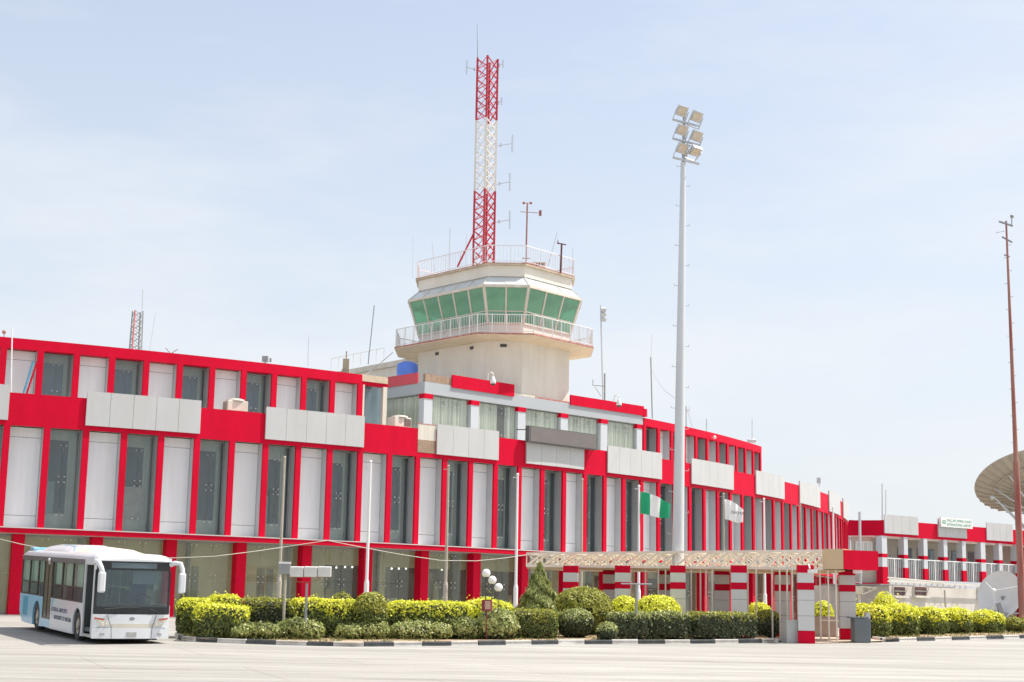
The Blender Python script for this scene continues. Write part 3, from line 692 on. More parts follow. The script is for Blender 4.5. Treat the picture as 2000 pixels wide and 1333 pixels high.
# dome cameras
def dome(px, py, Y, lab):
    c = onY(px, py, Y); r_ = empty('security_camera', (c.x, c.y, c.z), lab, 'camera')
    MB().tube([c + Vector((-.3, .25, .1)), c + Vector((-.28, .1, .42)), c + Vector((-.12, 0, .52)), c + Vector((0, 0, .42)), c + Vector((0, 0, .22))], .035, 6).build('bracket', WHITEM, r_)
    MB().lathe(c, [(.03, .3), (.08, .22), (.15, .05), (.17, -.08), (.14, -.14)], 12).build('housing', WHITEM, r_, smooth=True)
    MB().lathe(c, [(.13, -.14), (.10, -.22), (.02, -.26)], 12).build('lens_dome', DARKM, r_, smooth=True)
dome(963, 745, 85.6, 'white dome security camera in front of the left red roof panel below the tower')
dome(1209, 788, 92.5, 'white dome security camera in front of the right red roof panel')
MB_small = MB; i_, z_ = hitArc(1393, 849, 3.0)
c = A(i_, 2.9, 12.0); r_ = empty('security_camera', c, 'small white dome camera on the right upper roof band near its middle', 'camera')
MB().ball(c, .12, 10, 6).build('housing', WHITEM, r_, smooth=True); MB().bar(c, c + (A(i_, 3.3, 12.0) - c), .06).build('bracket', WHITEM, r_)

# rooftop small items
def latt_small(px0, px1, py0, py1, Y):
    a = onY(px0, py1, Y); b_ = onY(px1, py1, Y); t_ = onY((px0 + px1) / 2, py0, Y).z; cx_ = (a.x + b_.x) / 2; hw_ = (b_.x - a.x) / 2
    r_ = empty('lattice_mast', (cx_, Y, 12.0), 'small grey lattice mast with a red stripe behind the left roof', 'mast')
    L = [(cx_ - hw_, Y), (cx_ - .1, Y - hw_), (cx_ + hw_, Y), (cx_ + .1, Y + hw_)]; mb = MB()
    for q, (x, y) in enumerate(L):
        x2 = cx_ + (x - cx_) * .75; y2 = Y + (y - Y) * .75; mb.mat(1 if q == 1 else 0); mb.bar((x, y, 11.5), (x2, y2, t_), .06)
    mb.mat(0); n = 12
    for e in range(4):
        for k in range(n):
            def P(q, s): x, y = L[q % 4]; f_ = 1 - .25 * s; return Vector((cx_ + (x - cx_) * f_, Y + (y - Y) * f_, 11.5 + (t_ - 11.5) * s))
            mb.bar(P(e, k / n), P(e + 1, (k + 1) / n), .025); mb.bar(P(e, (k + 1) / n), P(e + 1, k / n), .025)
    mb.build('frame', [GREYMETAL, mat('pale_red_stripe', (.6, .2, .2), .6)], r_)
latt_small(251, 278, 608, 684, 82)
roofpole(275, 565, 690, 81, .022, GALV, 'thin tall whip aerial beside the small grey lattice mast', 279)
roofpole(291, 612, 690, 81, .012, GALV, 'faint leaning whip aerial right of the small grey lattice mast', 304)
xb = onY(333, 690, 76); tag(MB().bar(xb + Vector((-.25, 0, .25)), xb + Vector((.1, 0, -.15)), .03).bar(xb + Vector((-.15, 0, -.15)), xb + Vector((.35, 0, .2)), .03).build('antenna', MASTRUST), 'small crossed aerial rods on the left roof edge', 'antenna')
def ballpole(mb): mb.ball(onY(8, 649, 72.5), .1, 8, 6)
roofpole(8, 650, 668, 72.5, .02, MASTRUST, 'small round red lamp on a stub at the far left roof edge', cat='lamp', name='roof_lamp', extra=ballpole)
roofpole(21, 640, 790, 68.6, .03, WHITEM, 'thin white upright pipe in front of the far left upper windows', 24, cat='pipe', name='pipe')
roofpole(719, 597, 712, 96, .03, GREYMETAL, 'tall thin aerial on the rear wing left of the tower', 731)
roofpole(601, 655, 716, 90, .015, GALV, 'faint thin whip at the left end of the rear railing', 603)
bx = onY(518, 702, 80); tag(MB().box(bx, (.3, .3, .3)).bar(bx, bx - Vector((0, 0, .6)), .06).box(bx + Vector((.28, 0, -.05)), (.1, .1, .2)).build('vent', GREYMETAL), 'small grey box on the left roof edge', 'vent')
st = onY(676, 712, 98); tag(MB().box(st, (.4, .3, .7)).bar(st, st + Vector((0, 0, .85)), .08).box(st + Vector((0, 0, -.8)), (.5, .4, .9)).build('chimney', CREAMD), 'small cream stub chimney with a pipe on the rear wing roof', 'chimney')
def floods3(mb):
    for k, py in enumerate((605, 614, 624)):
        c_ = onY(1178, py, 118); mb.box(c_, (.42, .3, .28), .2, .5)
roofpole(1178, 597, 790, 118, .06, GALV, 'thin distant pole with three stacked floodlights right of the tower', 1173, cat='light pole', name='floodlight_pole', extra=floods3)
def tee(mb):
    c_ = onY(1170, 754, 100); mb.bar(onY(1158, 753, 100), onY(1182, 755, 100), .04); mb.bar(onY(1158, 753, 100), onY(1158, 742, 100), .04); mb.bar(onY(1162, 756, 100), onY(1174, 775, 100), .03)
roofpole(1181, 730, 790, 100, .06, GREYMETAL, 'dark H shaped aerial standing behind the right red roof panel', extra=tee)
roofpole(1274, 698, 818, 104, .045, GREYMETAL, 'dark aerial pole just left of the tall floodlight mast', 1271)
roofpole(1271, 652, 699, 104, .012, GALV, 'faint whip above the dark aerial pole left of the floodlight mast', 1274)
def cab_(mb):
    for a_, b2 in (((1338, 802), (1347, 802)), ((1346, 795), (1346, 805)), ((1341, 797), (1352, 835))): mb.bar(onY(*a_, 108), onY(*b2, 108), .03)
roofpole(1340, 793, 838, 108, .05, GALV, 'small aerial frame just right of the tall floodlight mast', extra=cab_)
roofpole(1380, 819, 845, 112, .05, GALV, 'short plain stub pole on the right upper roof', 1380)
def twofl(mb):
    for px in (1464, 1472): mb.box(onY(px, 861, 121), (.35, .3, .25), 0, .4)
roofpole(1469, 818, 872, 121, .03, GALV, 'thin aerial with two small floodlights at the right end of the upper roof', cat='antenna', extra=twofl)
def brd(mb): mb.box(onY(1599, 939, 118), (.3, .05, .45))
roofpole(1600, 934, 965, 118, .03, GALV, 'small square board on a stub above the right parapet', cat='sign', name='roof_board', extra=brd)
cable = MB().tube([onY(1271, 718, 104), onY(1280, 738, 95), onY(1297, 762, 85), onY(1317, 778, 75)], .012, 5); tag(cable.build('cable', GREYMETAL), 'thin cable drooping from the aerial pole to the floodlight mast', 'cable')
tag(MB().tube([onY(767, 689, 94), onY(740, 712, 92), onY(712, 735, 88)], .02, 5).build('cable', GREYMETAL), 'dark slanted cable from the tower balcony down to the left roof', 'cable')
# air conditioners
def aircon(px, py, i, lab, fan):
    c = A(i, .6, 9.33 + .02); ang = A20 + DA * (i - 20); r_ = empty('air_conditioner', c, lab, 'air conditioner')
    MB().box(c + Vector((0, 0, .26)), (1.05, .7, .5), ang).build('case', CREAMW, r_, bevel=.03)
    MB().lathe(c + Vector((0, 0, .51)), [(.45, 0), (.42, .08), (.3, .11), (.001, .11)], 16).build('fan_cover', CREAMW, r_, smooth=True)
    o_ = Matrix.Rotation(ang, 3, 'Z') @ Vector((.28 if fan else -.53, -.36 if fan else 0, .25))
    g_ = MB()
    for k in range(7):
        if fan: g_.box(c + Matrix.Rotation(ang, 3, 'Z') @ Vector((.28, -.357, .08 + k * .055)), (.4, .02, .02), ang)
        else: g_.box(c + Matrix.Rotation(ang, 3, 'Z') @ Vector((-.53, 0, .08 + k * .055)), (.02, .5, .025), ang)
    if fan: g_.box(c + Matrix.Rotation(ang, 3, 'Z') @ Vector((.28, -.353, .25)), (.42, .01, .40), ang)
    g_.build('grille', mat('grille_brown', (.25, .2, .18), .8), r_)
aircon(462, 790, 6.25, 'cream air conditioner on the red parapet of the left wing between two grey panels', False)
aircon(775, 821, 11.6, 'cream air conditioner with fan grille on the parapet beside the curtained corner room', True)
# blue drum and leaning battens
dc = onY(796, 712, 92); BL = mat('blue_plastic', (.10, .22, .72), .4, .12, 2)
dm = MB().lathe((dc.x, dc.y, dc.z - 1.15), [(.001, 0), (.62, 0), (.66, .15), (.64, .5), (.66, .8), (.62, 1.15), (.3, 1.3), (.001, 1.3)], 20)
tag(dm.build('water_tank', BL, smooth=True), 'blue plastic water tank on the roof left of the control tower', 'water tank')
i_, _ = hitArc(55, 740)
for k, (col, dx) in enumerate(((mat('blue_batten', (.06, .30, .48), .5), 0), (RED, .12))):
    a_ = A(hitArc(44 + k * 6, 768, 2.9)[0], 2.9, 9.5); b_ = A(hitArc(65 + k * 8, 708, 2.9)[0], 2.95, 11.25)
    tag(MB().bar(a_, b_, .12, .06).build('batten', col), ('blue' if k == 0 else 'red') + ' batten leaning in the far left upper bay', 'batten')
# dark display board on the parapet
b0 = A(16.2, -.45, 0); b1 = A(19.35, -.45, 0); d = (b1 - b0).normalized(); n_ = Vector((d.y, -d.x, 0)); DB = empty('display_board', (b0.x, b0.y, 9.2), 'blank dark grey box board hung over the grey parapet panel in the middle', 'sign board')
def bb_(mb, a, b_, th, z0, z1): return wallseg(mb, a, b_, th, z0, z1)
bb_(MB(), b0, b1, .28, 9.22, 10.12).build('case', mat('board_edge', (.12, .125, .12), .5), DB)
bb_(MB(), b0 + n_ * .02 + d * .1, b1 + n_ * .02 - d * .1, .018, 9.27, 10.07).build('face', mat('board_face', (.17, .15, .14), .5, .08), DB)
MB().bar(b0 + Vector((0, 0, 9.9)) - n_ * .15, A(16.0, .2, 9.9), .05).bar(b1 + Vector((0, 0, 9.9)) - n_ * .15, A(19.7, .2, 9.9), .05).bar(b1 + Vector((0, 0, 9.5)) - n_ * .15, A(19.7, .2, 9.5), .05).build('bracket', DARKM, DB)

# ================================================================== FLAGPOLES (row in front of the facade)
FPX = [(556, 895, 'u'), (724, 903, 'w'), (876, 912, 'u'), (1011, 928, 'w'), (1137, 938, 'u'), (1248, 951, 'w'), (1413, 966, 'u'), (1492, 976, 'w'), (1563, 984, 'u'), (1627, 992, 'w')]
flab = ['bare grey-brown flagpole behind the grey floodlight box', 'white flagpole rising behind the round topiary bush', 'bare brown flagpole third from the left end of the row', 'white flagpole left of the shaggy conifer', 'bare brown flagpole above the left end of the lattice canopy',
        'white flagpole carrying the green and white flag', 'thin flagpole carrying the white flag', 'white flagpole right of the white flag', 'thin bare pole second from the right end of the row', 'white flagpole nearest the right end of the terminal']
FP = []
for k, ((px, py, kind), lb) in enumerate(zip(FPX, flab)):
    t_ = onH(px, py, 6.45); gg = gz(t_.y)
    r_ = empty('flagpole', (t_.x, t_.y, gg), lb, 'flagpole', 'row of flagpoles in front of the terminal')
    mt = WHITEM if kind == 'w' else UNP
    MB().tube([(t_.x, t_.y, gg), (t_.x, t_.y, 1.15)], .105, 10).tube([(t_.x, t_.y, 1.15), (t_.x, t_.y, 1.3)], .105, 10, .07).tube([(t_.x, t_.y, 1.3), (t_.x, t_.y, 6.42)], .07, 10, .05).build('pole', mt, r_, smooth=True)
    MB().ball((t_.x, t_.y, 6.47), .07, 8, 6).bar((t_.x - .22, t_.y, 6.33), (t_.x, t_.y, 6.33), .035).build('finial', mt, r_)
    FP.append(t_)
# flags
def flag(t_, w_, h_, cols_, lab, droop, name='flag'):
    n, m_ = 24, 10; vs = []; fs = []; mi = []
    for j in range(m_ + 1):
        for i in range(n + 1):
            u = i / n; v = j / m_
            top = -droop * (u ** 1.6); hh = h_ * (1 - .38 * u ** 3)
            x = t_.x + .07 + w_ * u * (1 - .05 * v); z = 6.2 + top - hh * v + (.0 if v < .99 else 0); y = t_.y + .10 * math.sin(u * 9 + v * 2) * u + .05 * math.sin(u * 19)
            vs.append((x, y, z))
    for j in range(m_):
        for i in range(n):
            a = j * (n + 1) + i; fs.append((a, a + 1, a + n + 2, a + n + 1)); mi.append(min(len(cols_) - 1, int(i / n * len(cols_))))
    mb = MB(); mb.v = vs; mb.f = fs; mb.m = mi
    return tag(mb.build(name, cols_, smooth=True), lab, 'flag')
GRN = mat('flag_green', (.01, .36, .16), .7, .06); FWH = mat('flag_white', (.88, .87, .85), .8, .04)
flag(FP[5], 1.55, 1.12, [GRN, FWH, GRN], 'green white green striped flag blowing right from a white pole', .62)
fo = flag(FP[6], 1.0, 1.08, [FWH], 'white flag with dark lettering drooping from a thin pole', .55)
def text(body, size, loc, rot, mt, parent=None, name='lettering', extrude=.003, sx=1.0, align='LEFT'):
    cu = bpy.data.curves.new(name, 'FONT'); cu.body = body; cu.size = size; cu.extrude = extrude; cu.align_x = align
    to = bpy.data.objects.new(name, cu); sc.collection.objects.link(to)
    dg = bpy.context.evaluated_depsgraph_get(); me = bpy.data.meshes.new_from_object(to.evaluated_get(dg))
    bpy.data.objects.remove(to); o = bpy.data.objects.new(name, me); sc.collection.objects.link(o)
    me.materials.clear(); me.materials.append(mt); o.scale = (sx, 1, 1); o.rotation_euler = rot
    if parent is not None:
        o.parent = parent; o.location = Vector(loc) - (W[parent.name] if W.get(parent.name) is not None else Vector((0, 0, 0)))
    else: o.location = loc
    return o
fl_ = FP[6]; fo_t = text('NAMA', .24, (fl_.x + .38, fl_.y - .16, 5.42), (PI / 2, .12, 0), DARKM, fo, 'lettering'); 

# strung cable
hc = [onY(-5, 1052, 62), onY(40, 1063, 62), onY(150, 1084, 62.5), onY(250, 1091, 63), onY(345, 1090, 63.5), onY(420, 1087, 64), onY(500, 1077, 65), onY(560, 1068, 66), onY(640, 1056, 66.5), onY(700, 1068, 67), onY(780, 1083, 68), onY(860, 1095, 69), onY(930, 1096, 70), onY(980, 1091, 71), onY(1030, 1084, 72)]
tag(MB().tube(hc, .016, 6).build('cable', mat('pale_cable', (.55, .52, .45), .6)), 'long pale cable strung across the ground floor shopfronts', 'cable')

# ================================================================== FLOODLIGHT MAST
fb = gpt(1322, 1205); Yf = 62.0; fb = onY(1322, 1180, Yf); ft = onY(1334.5, 318, Yf)
fx = fb.x; fz0 = gz(Yf)
FM = empty('floodlight_mast', (fx, Yf, fz0), 'tall white tapering mast with six square floodlights in front of the terminal', 'light mast')
ztp = ft.z
MB().tube([(fx + (ft.x - fx) * s_, Yf, fz0 + (ztp - fz0) * s_) for s_ in (0, .35, .7, 1)], .265, 16, .11).build('pole', mat('mast_galv', (.62, .64, .66), .45, .08, 1.2, metal=.15, streak=True), FM, smooth=True)
MB().bar((ft.x, Yf, ztp), (ft.x + .05, Yf, onY(1338, 215, Yf).z), .12).build('top_frame', GALV, FM)
stp = MB()
for k in range(22):
    z = 1.5 + k * .85; s = 1 if k % 2 else -1; fx = fb.x + (ft.x - fb.x) * (z - fz0) / (ztp - fz0)
    stp.bar((fx, Yf, z), (fx + s * (.42 - .008 * k), Yf, z), .02); stp.bar((fx + s * (.42 - .008 * k), Yf, z), (fx + s * (.42 - .008 * k), Yf, z + .08), .02)
stp.build('climbing_step', GALV, FM)
LED = mat('led_panel', (.62, .52, .40), .5, .25, 14)
lamps = [(1333, 218, 0.25, .55), (1362, 229, .45, .55), (1333, 255, .25, .55), (1362, 267, .45, .55), (1334, 291, .25, .5), (1359, 298, .5, 1.25)]
for k, (px, py, rz_, tl) in enumerate(lamps):
    c = onY(px, py, Yf - .35); m3 = Matrix.Rotation(rz_ * .6, 3, 'Z') @ Matrix.Rotation(tl * .8, 3, 'X') @ Matrix.Rotation(.24, 3, 'Y')
    def lb(cc, s_):
        hx, hy, hz = s_[0] / 2, s_[1] / 2, s_[2] / 2
        return [c + m3 @ (Vector(cc) + Vector((x, y, z))) for z in (-hz, hz) for x, y in ((-hx, -hy), (hx, -hy), (hx, hy), (-hx, hy))]
    lo_ = MB().hexa(lb((0, .07, 0), (.44, .10, .44)))
    for q in range(7): lo_.hexa(lb((-.21 + q * .07, .16, 0), (.015, .1, .40)))
    L_ = lo_.build('floodlight', GALV, FM)
    MB().hexa(lb((0, .01, 0), (.36, .01, .36))).build('lens', LED, L_)
    MB().hexa(lb((-.27, .05, -.2), (.03, .06, .5))).hexa(lb((.27, .05, -.2), (.03, .06, .5))).hexa(lb((0, .05, -.46), (.57, .06, .04))).build('yoke', GALV, L_)
cb = MB()
for py in (238, 275, 312): a_ = onY(1314, py - 4, Yf - .15); b_ = onY(1366, py + 9, Yf - .15); cb.bar(a_, b_, .09, .07)
cb.build('crossarm', GALV, FM)

# ================================================================== ANNEX
AX = empty('annex_building', (38, 143, -.556), 'two storey annex with balcony, red and grey striped columns and red parapet at the right', 'building')
xa = Vector((33.9, 139.5, 0)); xb2 = Vector((54.3, 154.8, 0)); ua = (xb2 - xa).normalized(); na = Vector((-ua.y, ua.x, 0))
def XA(s, d, z): p = xa + ua * s + na * d; return Vector((p.x, p.y, z))
def xbox(mb, s0, s1, d0, d1, z0, z1): return mb.hexa([XA(s0, d0, z0), XA(s1, d0, z0), XA(s1, d1, z0), XA(s0, d1, z0), XA(s0, d0, z1), XA(s1, d0, z1), XA(s1, d1, z1), XA(s0, d1, z1)])
def s_ax(px):
    v = ray(px, 1100); a, b_ = ua.x, -v.x; c_, d_ = ua.y, -1.0; det = a * d_ - b_ * c_; return ((-xa.x) * d_ - b_ * (-xa.y)) / det
LA = 30
xbox(MB(), 0, LA, 0, .3, 7.38, 8.8).build('parapet', RED, AX)
for p0, p1 in ((1728, 1794), (1833, 1889), (1928, 1979)):
    s0, s1 = s_ax(p0), s_ax(p1); pm2 = MB()
    for q in range(4): xbox(pm2, s0 + (s1 - s0) * q / 4 + .01, s0 + (s1 - s0) * (q + 1) / 4 - .01, -.1, -.003, 7.62, 9.3)
    pm2.build('parapet_panel', GREYP, AX)
xbox(MB(), 0, LA, .3, 6, 7.2, 7.37).build('ceiling', CREAMW, AX)
xbox(MB(), 0, LA, 2.6, 2.9, -.56, 7.2).build('wall', mat('annex_wall', (.55, .52, .44), .8, .08, .5), AX)
xbox(MB(), 0, LA, .02, 2.6, 2.7, 3.1).build('floor_slab', GREYP, AX)
wi = MB()
for p0, p1 in ((1744, 1752), (1762, 1772), (1797, 1805), (1813, 1820), (1835, 1844), (1856, 1866), (1885, 1892), (1902, 1912), (1935, 1945)):
    s0 = s_ax(p0); wo = xbox(MB(), s0, s0 + .9, 2.5, 2.59, 3.1, 6.6).build('window', GREYMETAL, AX)
    xbox(MB(), s0 + .08, s0 + .82, 2.46, 2.49, 3.2, 6.5).build('pane', GLASS_U, wo)
ccx = [1730, 1771.5, 1810, 1849, 1885, 1922.5, 1956.5, 1990]
for k, px in enumerate(ccx):
    s = s_ax(px); cw = .34 if k not in (0, 5) else .44
    c_ = xbox(xbox(MB(), s - cw, s + cw * .6, .02, .7, 4.6, 5.45), s - cw, s + cw * .6, .02, .7, 5.78, 7.38).build('column', mat('pale_column', (.60, .62, .64), .45, .04), AX)
    xbox(MB(), s - cw - .01, s + cw * .6 + .01, .01, .71, 5.453, 5.777).build('column_band', RED, AX)
    xbox(MB(), s - cw - .01, s + cw * .6 + .01, -.01, .71, 2.0 if k == 0 else 2.9, 4.597).build('column_base', RED, AX)
rl = MB(); rs2 = MB()
xbox(rl, s_ax(1737), LA, .2, .28, 5.35, 5.45)
for k in range(len(ccx) - 1):
    a, b_ = s_ax(ccx[k]) + .4, s_ax(ccx[k + 1]) - .4
    xbox(rl, (a + b_) / 2 - .06, (a + b_) / 2 + .06, .2, .28, 3.4, 5.35)
    for q in range(9): s = a + (b_ - a) * q / 8; xbox(rs2, s - .07, s + .07, .22, .25, 3.55, 5.34)
rl.build('balcony_railing', WHITEM, AX); rs2.build('railing_slats', mat('slat_grey', (.34, .36, .36), .5, .2), AX)
xbox(MB(), s_ax(1737), LA, -.08, .018, 2.2, 3.55).build('balcony_panel', mat('balcony_panel_grey', (.55, .57, .60), .5, .05), AX)
# angled return towards the terminal
r0 = Vector((30.6, 140.6, 0)); r1 = xa
rv = (r1 - r0).normalized()
wallseg(MB(), Vector((24.0, 141.6, 0)), Vector((31.4, 140.4, 0)), .3, 7.38, 8.8).build('parapet', RED, AX)
wallseg(MB(), Vector((31.4, 140.4, 0)), r1, .3, 7.38, 8.78).build('parapet', RED, AX)
wallseg(MB(), Vector((25, 142.0, 0)), Vector((31.2, 141.0, 0)), .3, -.5, 7.37).build('wall', MATS['pale_column'], AX)
wallseg(MB(), Vector((31.25, 141.0, 0)), Vector((33.9, 140.4, 0)), .3, 3.2, 7.37).build('wall', MATS['annex_wall'], AX)
wallseg(MB(), Vector((31.2, 140.9, 0)), Vector((33.9, 140.2, 0)), .3, -.5, 2.85).build('wall', REVEAL, AX)
wallseg(MB(), Vector((29.5, 140.7, 0)), Vector((33.9, 139.9, 0)), .3, 2.86, 3.15).build('ledge', RED, AX)
ww = wallseg(MB(), Vector((31.6, 140.75, 0)), Vector((33.1, 140.43, 0)), .1, 5.0, 6.9).build('window', WHITEM, AX)
wallseg(MB(), Vector((31.7, 140.70, 0)), Vector((33.0, 140.41, 0)), .05, 5.1, 6.8).build('pane', CURT, ww)
bk = onY(1995, 1050, 152)
tag(MB().box((bk.x + 5.5, bk.y + 4, 4), (9, 6, 9.2), .6).build('red_building', RED), 'red walled building corner at the right edge behind the rusty pole', 'building')
for px, pt in ((1723, 945), (1730, 958)): roofpole(px, pt, 1018, 142, .05 if px == 1723 else .04, GALV, ('taller' if px == 1723 else 'shorter') + ' of the two thin poles on the left end of the annex roof', px)
roofpole(1681, 1000, 1155, 100, .09, GALV, 'grey pole with a small bracket in front of the annex wall', 1679, cat='pole', name='lamp_pole')
# the sign board
SG = empty('airport_sign', XA(s_ax(1835), -.5, 8.6), 'white sign with green airport lettering on the annex parapet', 'sign')
s0, s1 = s_ax(1833.5), s_ax(1895)
xbox(MB(), s0, s1, -.42, -.16, 8.55, 9.45).build('board', WHITEM, SG)
GT = mat('sign_green', (.02, .30, .12), .6); ra = math.atan2(ua.y, ua.x)
for bod, z in (('MALLAM AMINU KANO', 9.06), ('INTERNATIONAL AIRPORT', 8.68)):
    o = text(bod, .36, XA(s0 + .85, -.424, z), (PI / 2, 0, ra), GT, SG)
    o.scale = ((s1 - s0 - 1.05) / o.dimensions.x, 1, 1)
mb = MB().box(XA(s0 + .45, -.428, 9.0), (.5, .006, .28), ra); mb.build('emblem', GT, SG)
MB().box(XA(s0 + .45, -.434, 9.0), (.36, .006, .10), ra).build('emblem_bar', WHITEM, SG)

# ================================================================== white outbuilding, canopy truss, dishes
OB = empty('outbuilding', (24, 88, -.556), 'low white flat building with louvred windows below the annex balcony', 'building')
oa = onY(1737, 1145, 88); oa = Vector((oa.x, 88, 0)); ob = onY(1945, 1145, 96); ob = Vector((ob.x, 96, 0))
zo = onY(1737, 1144, 88).z
OBM = mat('stained_white_wall', (.60, .55, .48), .9, .16, .8, col2=(.66, .62, .56), bump=.15)
wallseg(MB(), oa, ob, 6, -.556, zo).build('wall', OBM, OB)
d_o = (ob - oa).normalized(); n_o = Vector((d_o.y, -d_o.x, 0)); ang_o = math.atan2(d_o.y, d_o.x)
def o_at(px):
    v = ray(px, 1160); det = d_o.x * (-1.0) + v.x * d_o.y; s = ((-oa.x) * (-1.0) + v.x * (-oa.y)) / det; return oa + d_o * s
for p0, p1, y0, y1 in ((1744, 1765, 1147, 1163), (1784, 1807, 1147, 1163), (1909, 1918, 1149, 1168)):
    a_, b_ = o_at(p0), o_at(p1); c_ = (a_ + b_) / 2; zt, zb = onY((p0 + p1) / 2, y0, c_.y).z, onY((p0 + p1) / 2, y1, c_.y).z; wd = (b_ - a_).length
    wo = MB().box(c_ + n_o * .04 + Vector((0, 0, (zt + zb) / 2)), (wd + .12, .1, zt - zb + .12), ang_o).build('window', CREAMW, OB)
    MB().box(c_ + n_o * .1 + Vector((0, 0, (zt + zb) / 2)), (wd, .03, zt - zb), ang_o).build('pane', mat('brown_glass', (.10, .04, .04), .2, .3), wo)
    MB().box(c_ + n_o * .25 + Vector((0, 0, (zt + zb) / 2)) + d_o * wd * .4, (.06, .04, zt - zb), ang_o, .35).box(c_ + n_o * .14 + Vector((0, 0, (zt + zb) / 2)), (wd, .04, .04), ang_o).build('sash', CREAMW, wo)
    MB().box(c_ + n_o * .12 + Vector((0, 0, zb - .1)), (wd + .3, .3, .08), ang_o).build('sill', CREAMW, OB)
tr = MB(); zo2 = onY(1737, 1136, 87.5).z
for k in range(14):
    p = oa + d_o * (k * .62 - .4) + n_o * .3
    tr.bar(p + Vector((0, 0, zo)), p + Vector((0, 0, zo2)), .07)
q0 = oa - d_o * .6 + n_o * .3; q1 = ob + n_o * .3
tr.bar(q0 + Vector((0, 0, zo2)), q1 + Vector((0, 0, zo2)), .08, .08); tr.build('roof_frame', CREAMW, OB)
t2 = MB(); zt2 = onY(1733, 1128, 87.3).z; q2 = oa + d_o * 5.2 + n_o * .35
t2.bar(q0 + Vector((0, 0, zt2)), q2 + Vector((0, 0, zo2 + .1)), .05)
for k in range(16):
    a_ = q0.lerp(q2, k / 16); b_ = q0.lerp(q2, (k + 1) / 16); zz = lambda s: zt2 + (zo2 + .1 - zt2) * s
    t2.bar(a_ + Vector((0, 0, zo2)), b_ + Vector((0, 0, zz((k + 1) / 16))), .025); t2.bar(a_ + Vector((0, 0, zz(k / 16))), b_ + Vector((0, 0, zo2)), .025)
t2.build('roof_truss', IVORY, OB)
MB().box(oa + d_o * 3 - n_o * 2 + Vector((0, 0, zo + .04)), (7.8, 4, .06), ang_o).build('roof', GREYMETAL, OB)
pp = onY(1847, 1170, 86); tag(MB().tube([(pp.x, 86, -.5), onY(1845, 1153, 86)], .05, 8).build('post', UNP), 'short thin brown post in front of the white outbuilding', 'post')
def dish(name, c, axis, rad, depth, lab, mt, ribs, tripod=True):
    r_ = empty(name, c, lab, 'satellite dish'); ax = axis.normalized(); q = ax.to_track_quat('Z', 'Y').to_matrix()
    pr = [(rad * s, depth * s * s) for s in [k / 10 for k in range(11)]]; pr[0] = (.001, 0)
    MB().lathe(c, pr + [(rad * 1.005, depth + .02)] + [(x, z - .03) for x, z in pr[::-1]], 48, ax).build('reflector', mt, r_, smooth=True)
    rb = MB()
    for k in range(ribs):
        a = 2 * PI * k / ribs; prev = None
        for s in (.12, .35, .6, .8, 1.0):
            p = c + q @ Vector((rad * s * math.cos(a), rad * s * math.sin(a), depth * s * s - .08 * rad / 3))
            if prev is not None: rb.bar(prev, p, .022 * rad / 2, .05 * rad / 2)
            prev = p
    for s in (.45, .72):
        for k in range(32):
            a, b_ = 2 * PI * k / 32, 2 * PI * (k + 1) / 32
            rb.bar(c + q @ Vector((rad * s * math.cos(a), rad * s * math.sin(a), depth * s * s - .12 * rad / 3)), c + q @ Vector((rad * s * math.cos(b_), rad * s * math.sin(b_), depth * s * s - .12 * rad / 3)), .03 * rad / 2)
    rb.build('ribs', mt, r_)
    return r_, q
# big dish, seen from below and behind
Yd = 100; dc = onY(2022, 955, Yd); dc = Vector((dc.x, Yd, dc.z - .4))
BIGM = mat('dish_mesh', (.42, .37, .29), .75, .1, 2)
bd, q = dish('satellite_dish', dc, Vector((-.02, .5, .87)), 3.65, 1.12, 'huge tan ribbed satellite dish at the right edge above the annex', BIGM, 36)
hub = dc + Vector((.1, -.3, -1.5)); st = MB()
for k in range(10):
    a = 2 * PI * k / 10; p = dc + q @ Vector((2.6 * math.cos(a), 2.6 * math.sin(a), .42)); st.tube([p, hub], .05, 6)
for k in range(4): st.tube([onY(1938, 968, Yd - .5), dc + Vector((-.6 + .2 * k, 0, -2.2 - .3 * k))], .04, 6)
st.ball(onY(1938, 972, Yd - .5), .14); st.build('support_struts', GALV, bd)
MB().lathe(hub, [(.5, .3), (.5, -.6), (.3, -.7)], 12).tube([hub, (hub.x, hub.y, -.5)], .4, 12, .6).build('pedestal', GALV, bd)
# small white dish
sd = onY(1952, 1168, 80); sd = Vector((sd.x, 80, sd.z))
s2, q2_ = dish('satellite_dish', sd + Vector((.35, .5, .1)), Vector((-.75, -.75, .28)), 1.25, .33, 'white round satellite dish on a stand at the right beside the outbuilding', mat('white_dish', (.70, .70, .68), .5, .06), 8)
c_ = sd + Vector((.35, .5, .1)); fe = c_ + Vector((-.75, -.75, .28)).normalized() * 1.0; f3 = MB()
for k in range(3):
    a = 2 * PI * k / 3 + .4; f3.tube([c_ + q2_ @ Vector((1.2 * math.cos(a), 1.2 * math.sin(a), .31)), fe], .02, 6)
f3.ball(fe, .12); f3.build('feed_arm', WHITEM, s2)
MB().tube([c_ - Vector((0, 0, 0)), (c_.x + .3, c_.y + .3, -.5)], .12, 8).box((c_.x - .5, c_.y - .3, -.1), (.6, .5, 1.2)).bar((c_.x - .9, c_.y - .9, .35), (c_.x + .9, c_.y - .5, .4), .07).bar((c_.x - .5, c_.y - .7, .9), (c_.x - .1, c_.y - .7, -.5), .2).build('stand', GREYMETAL, s2)
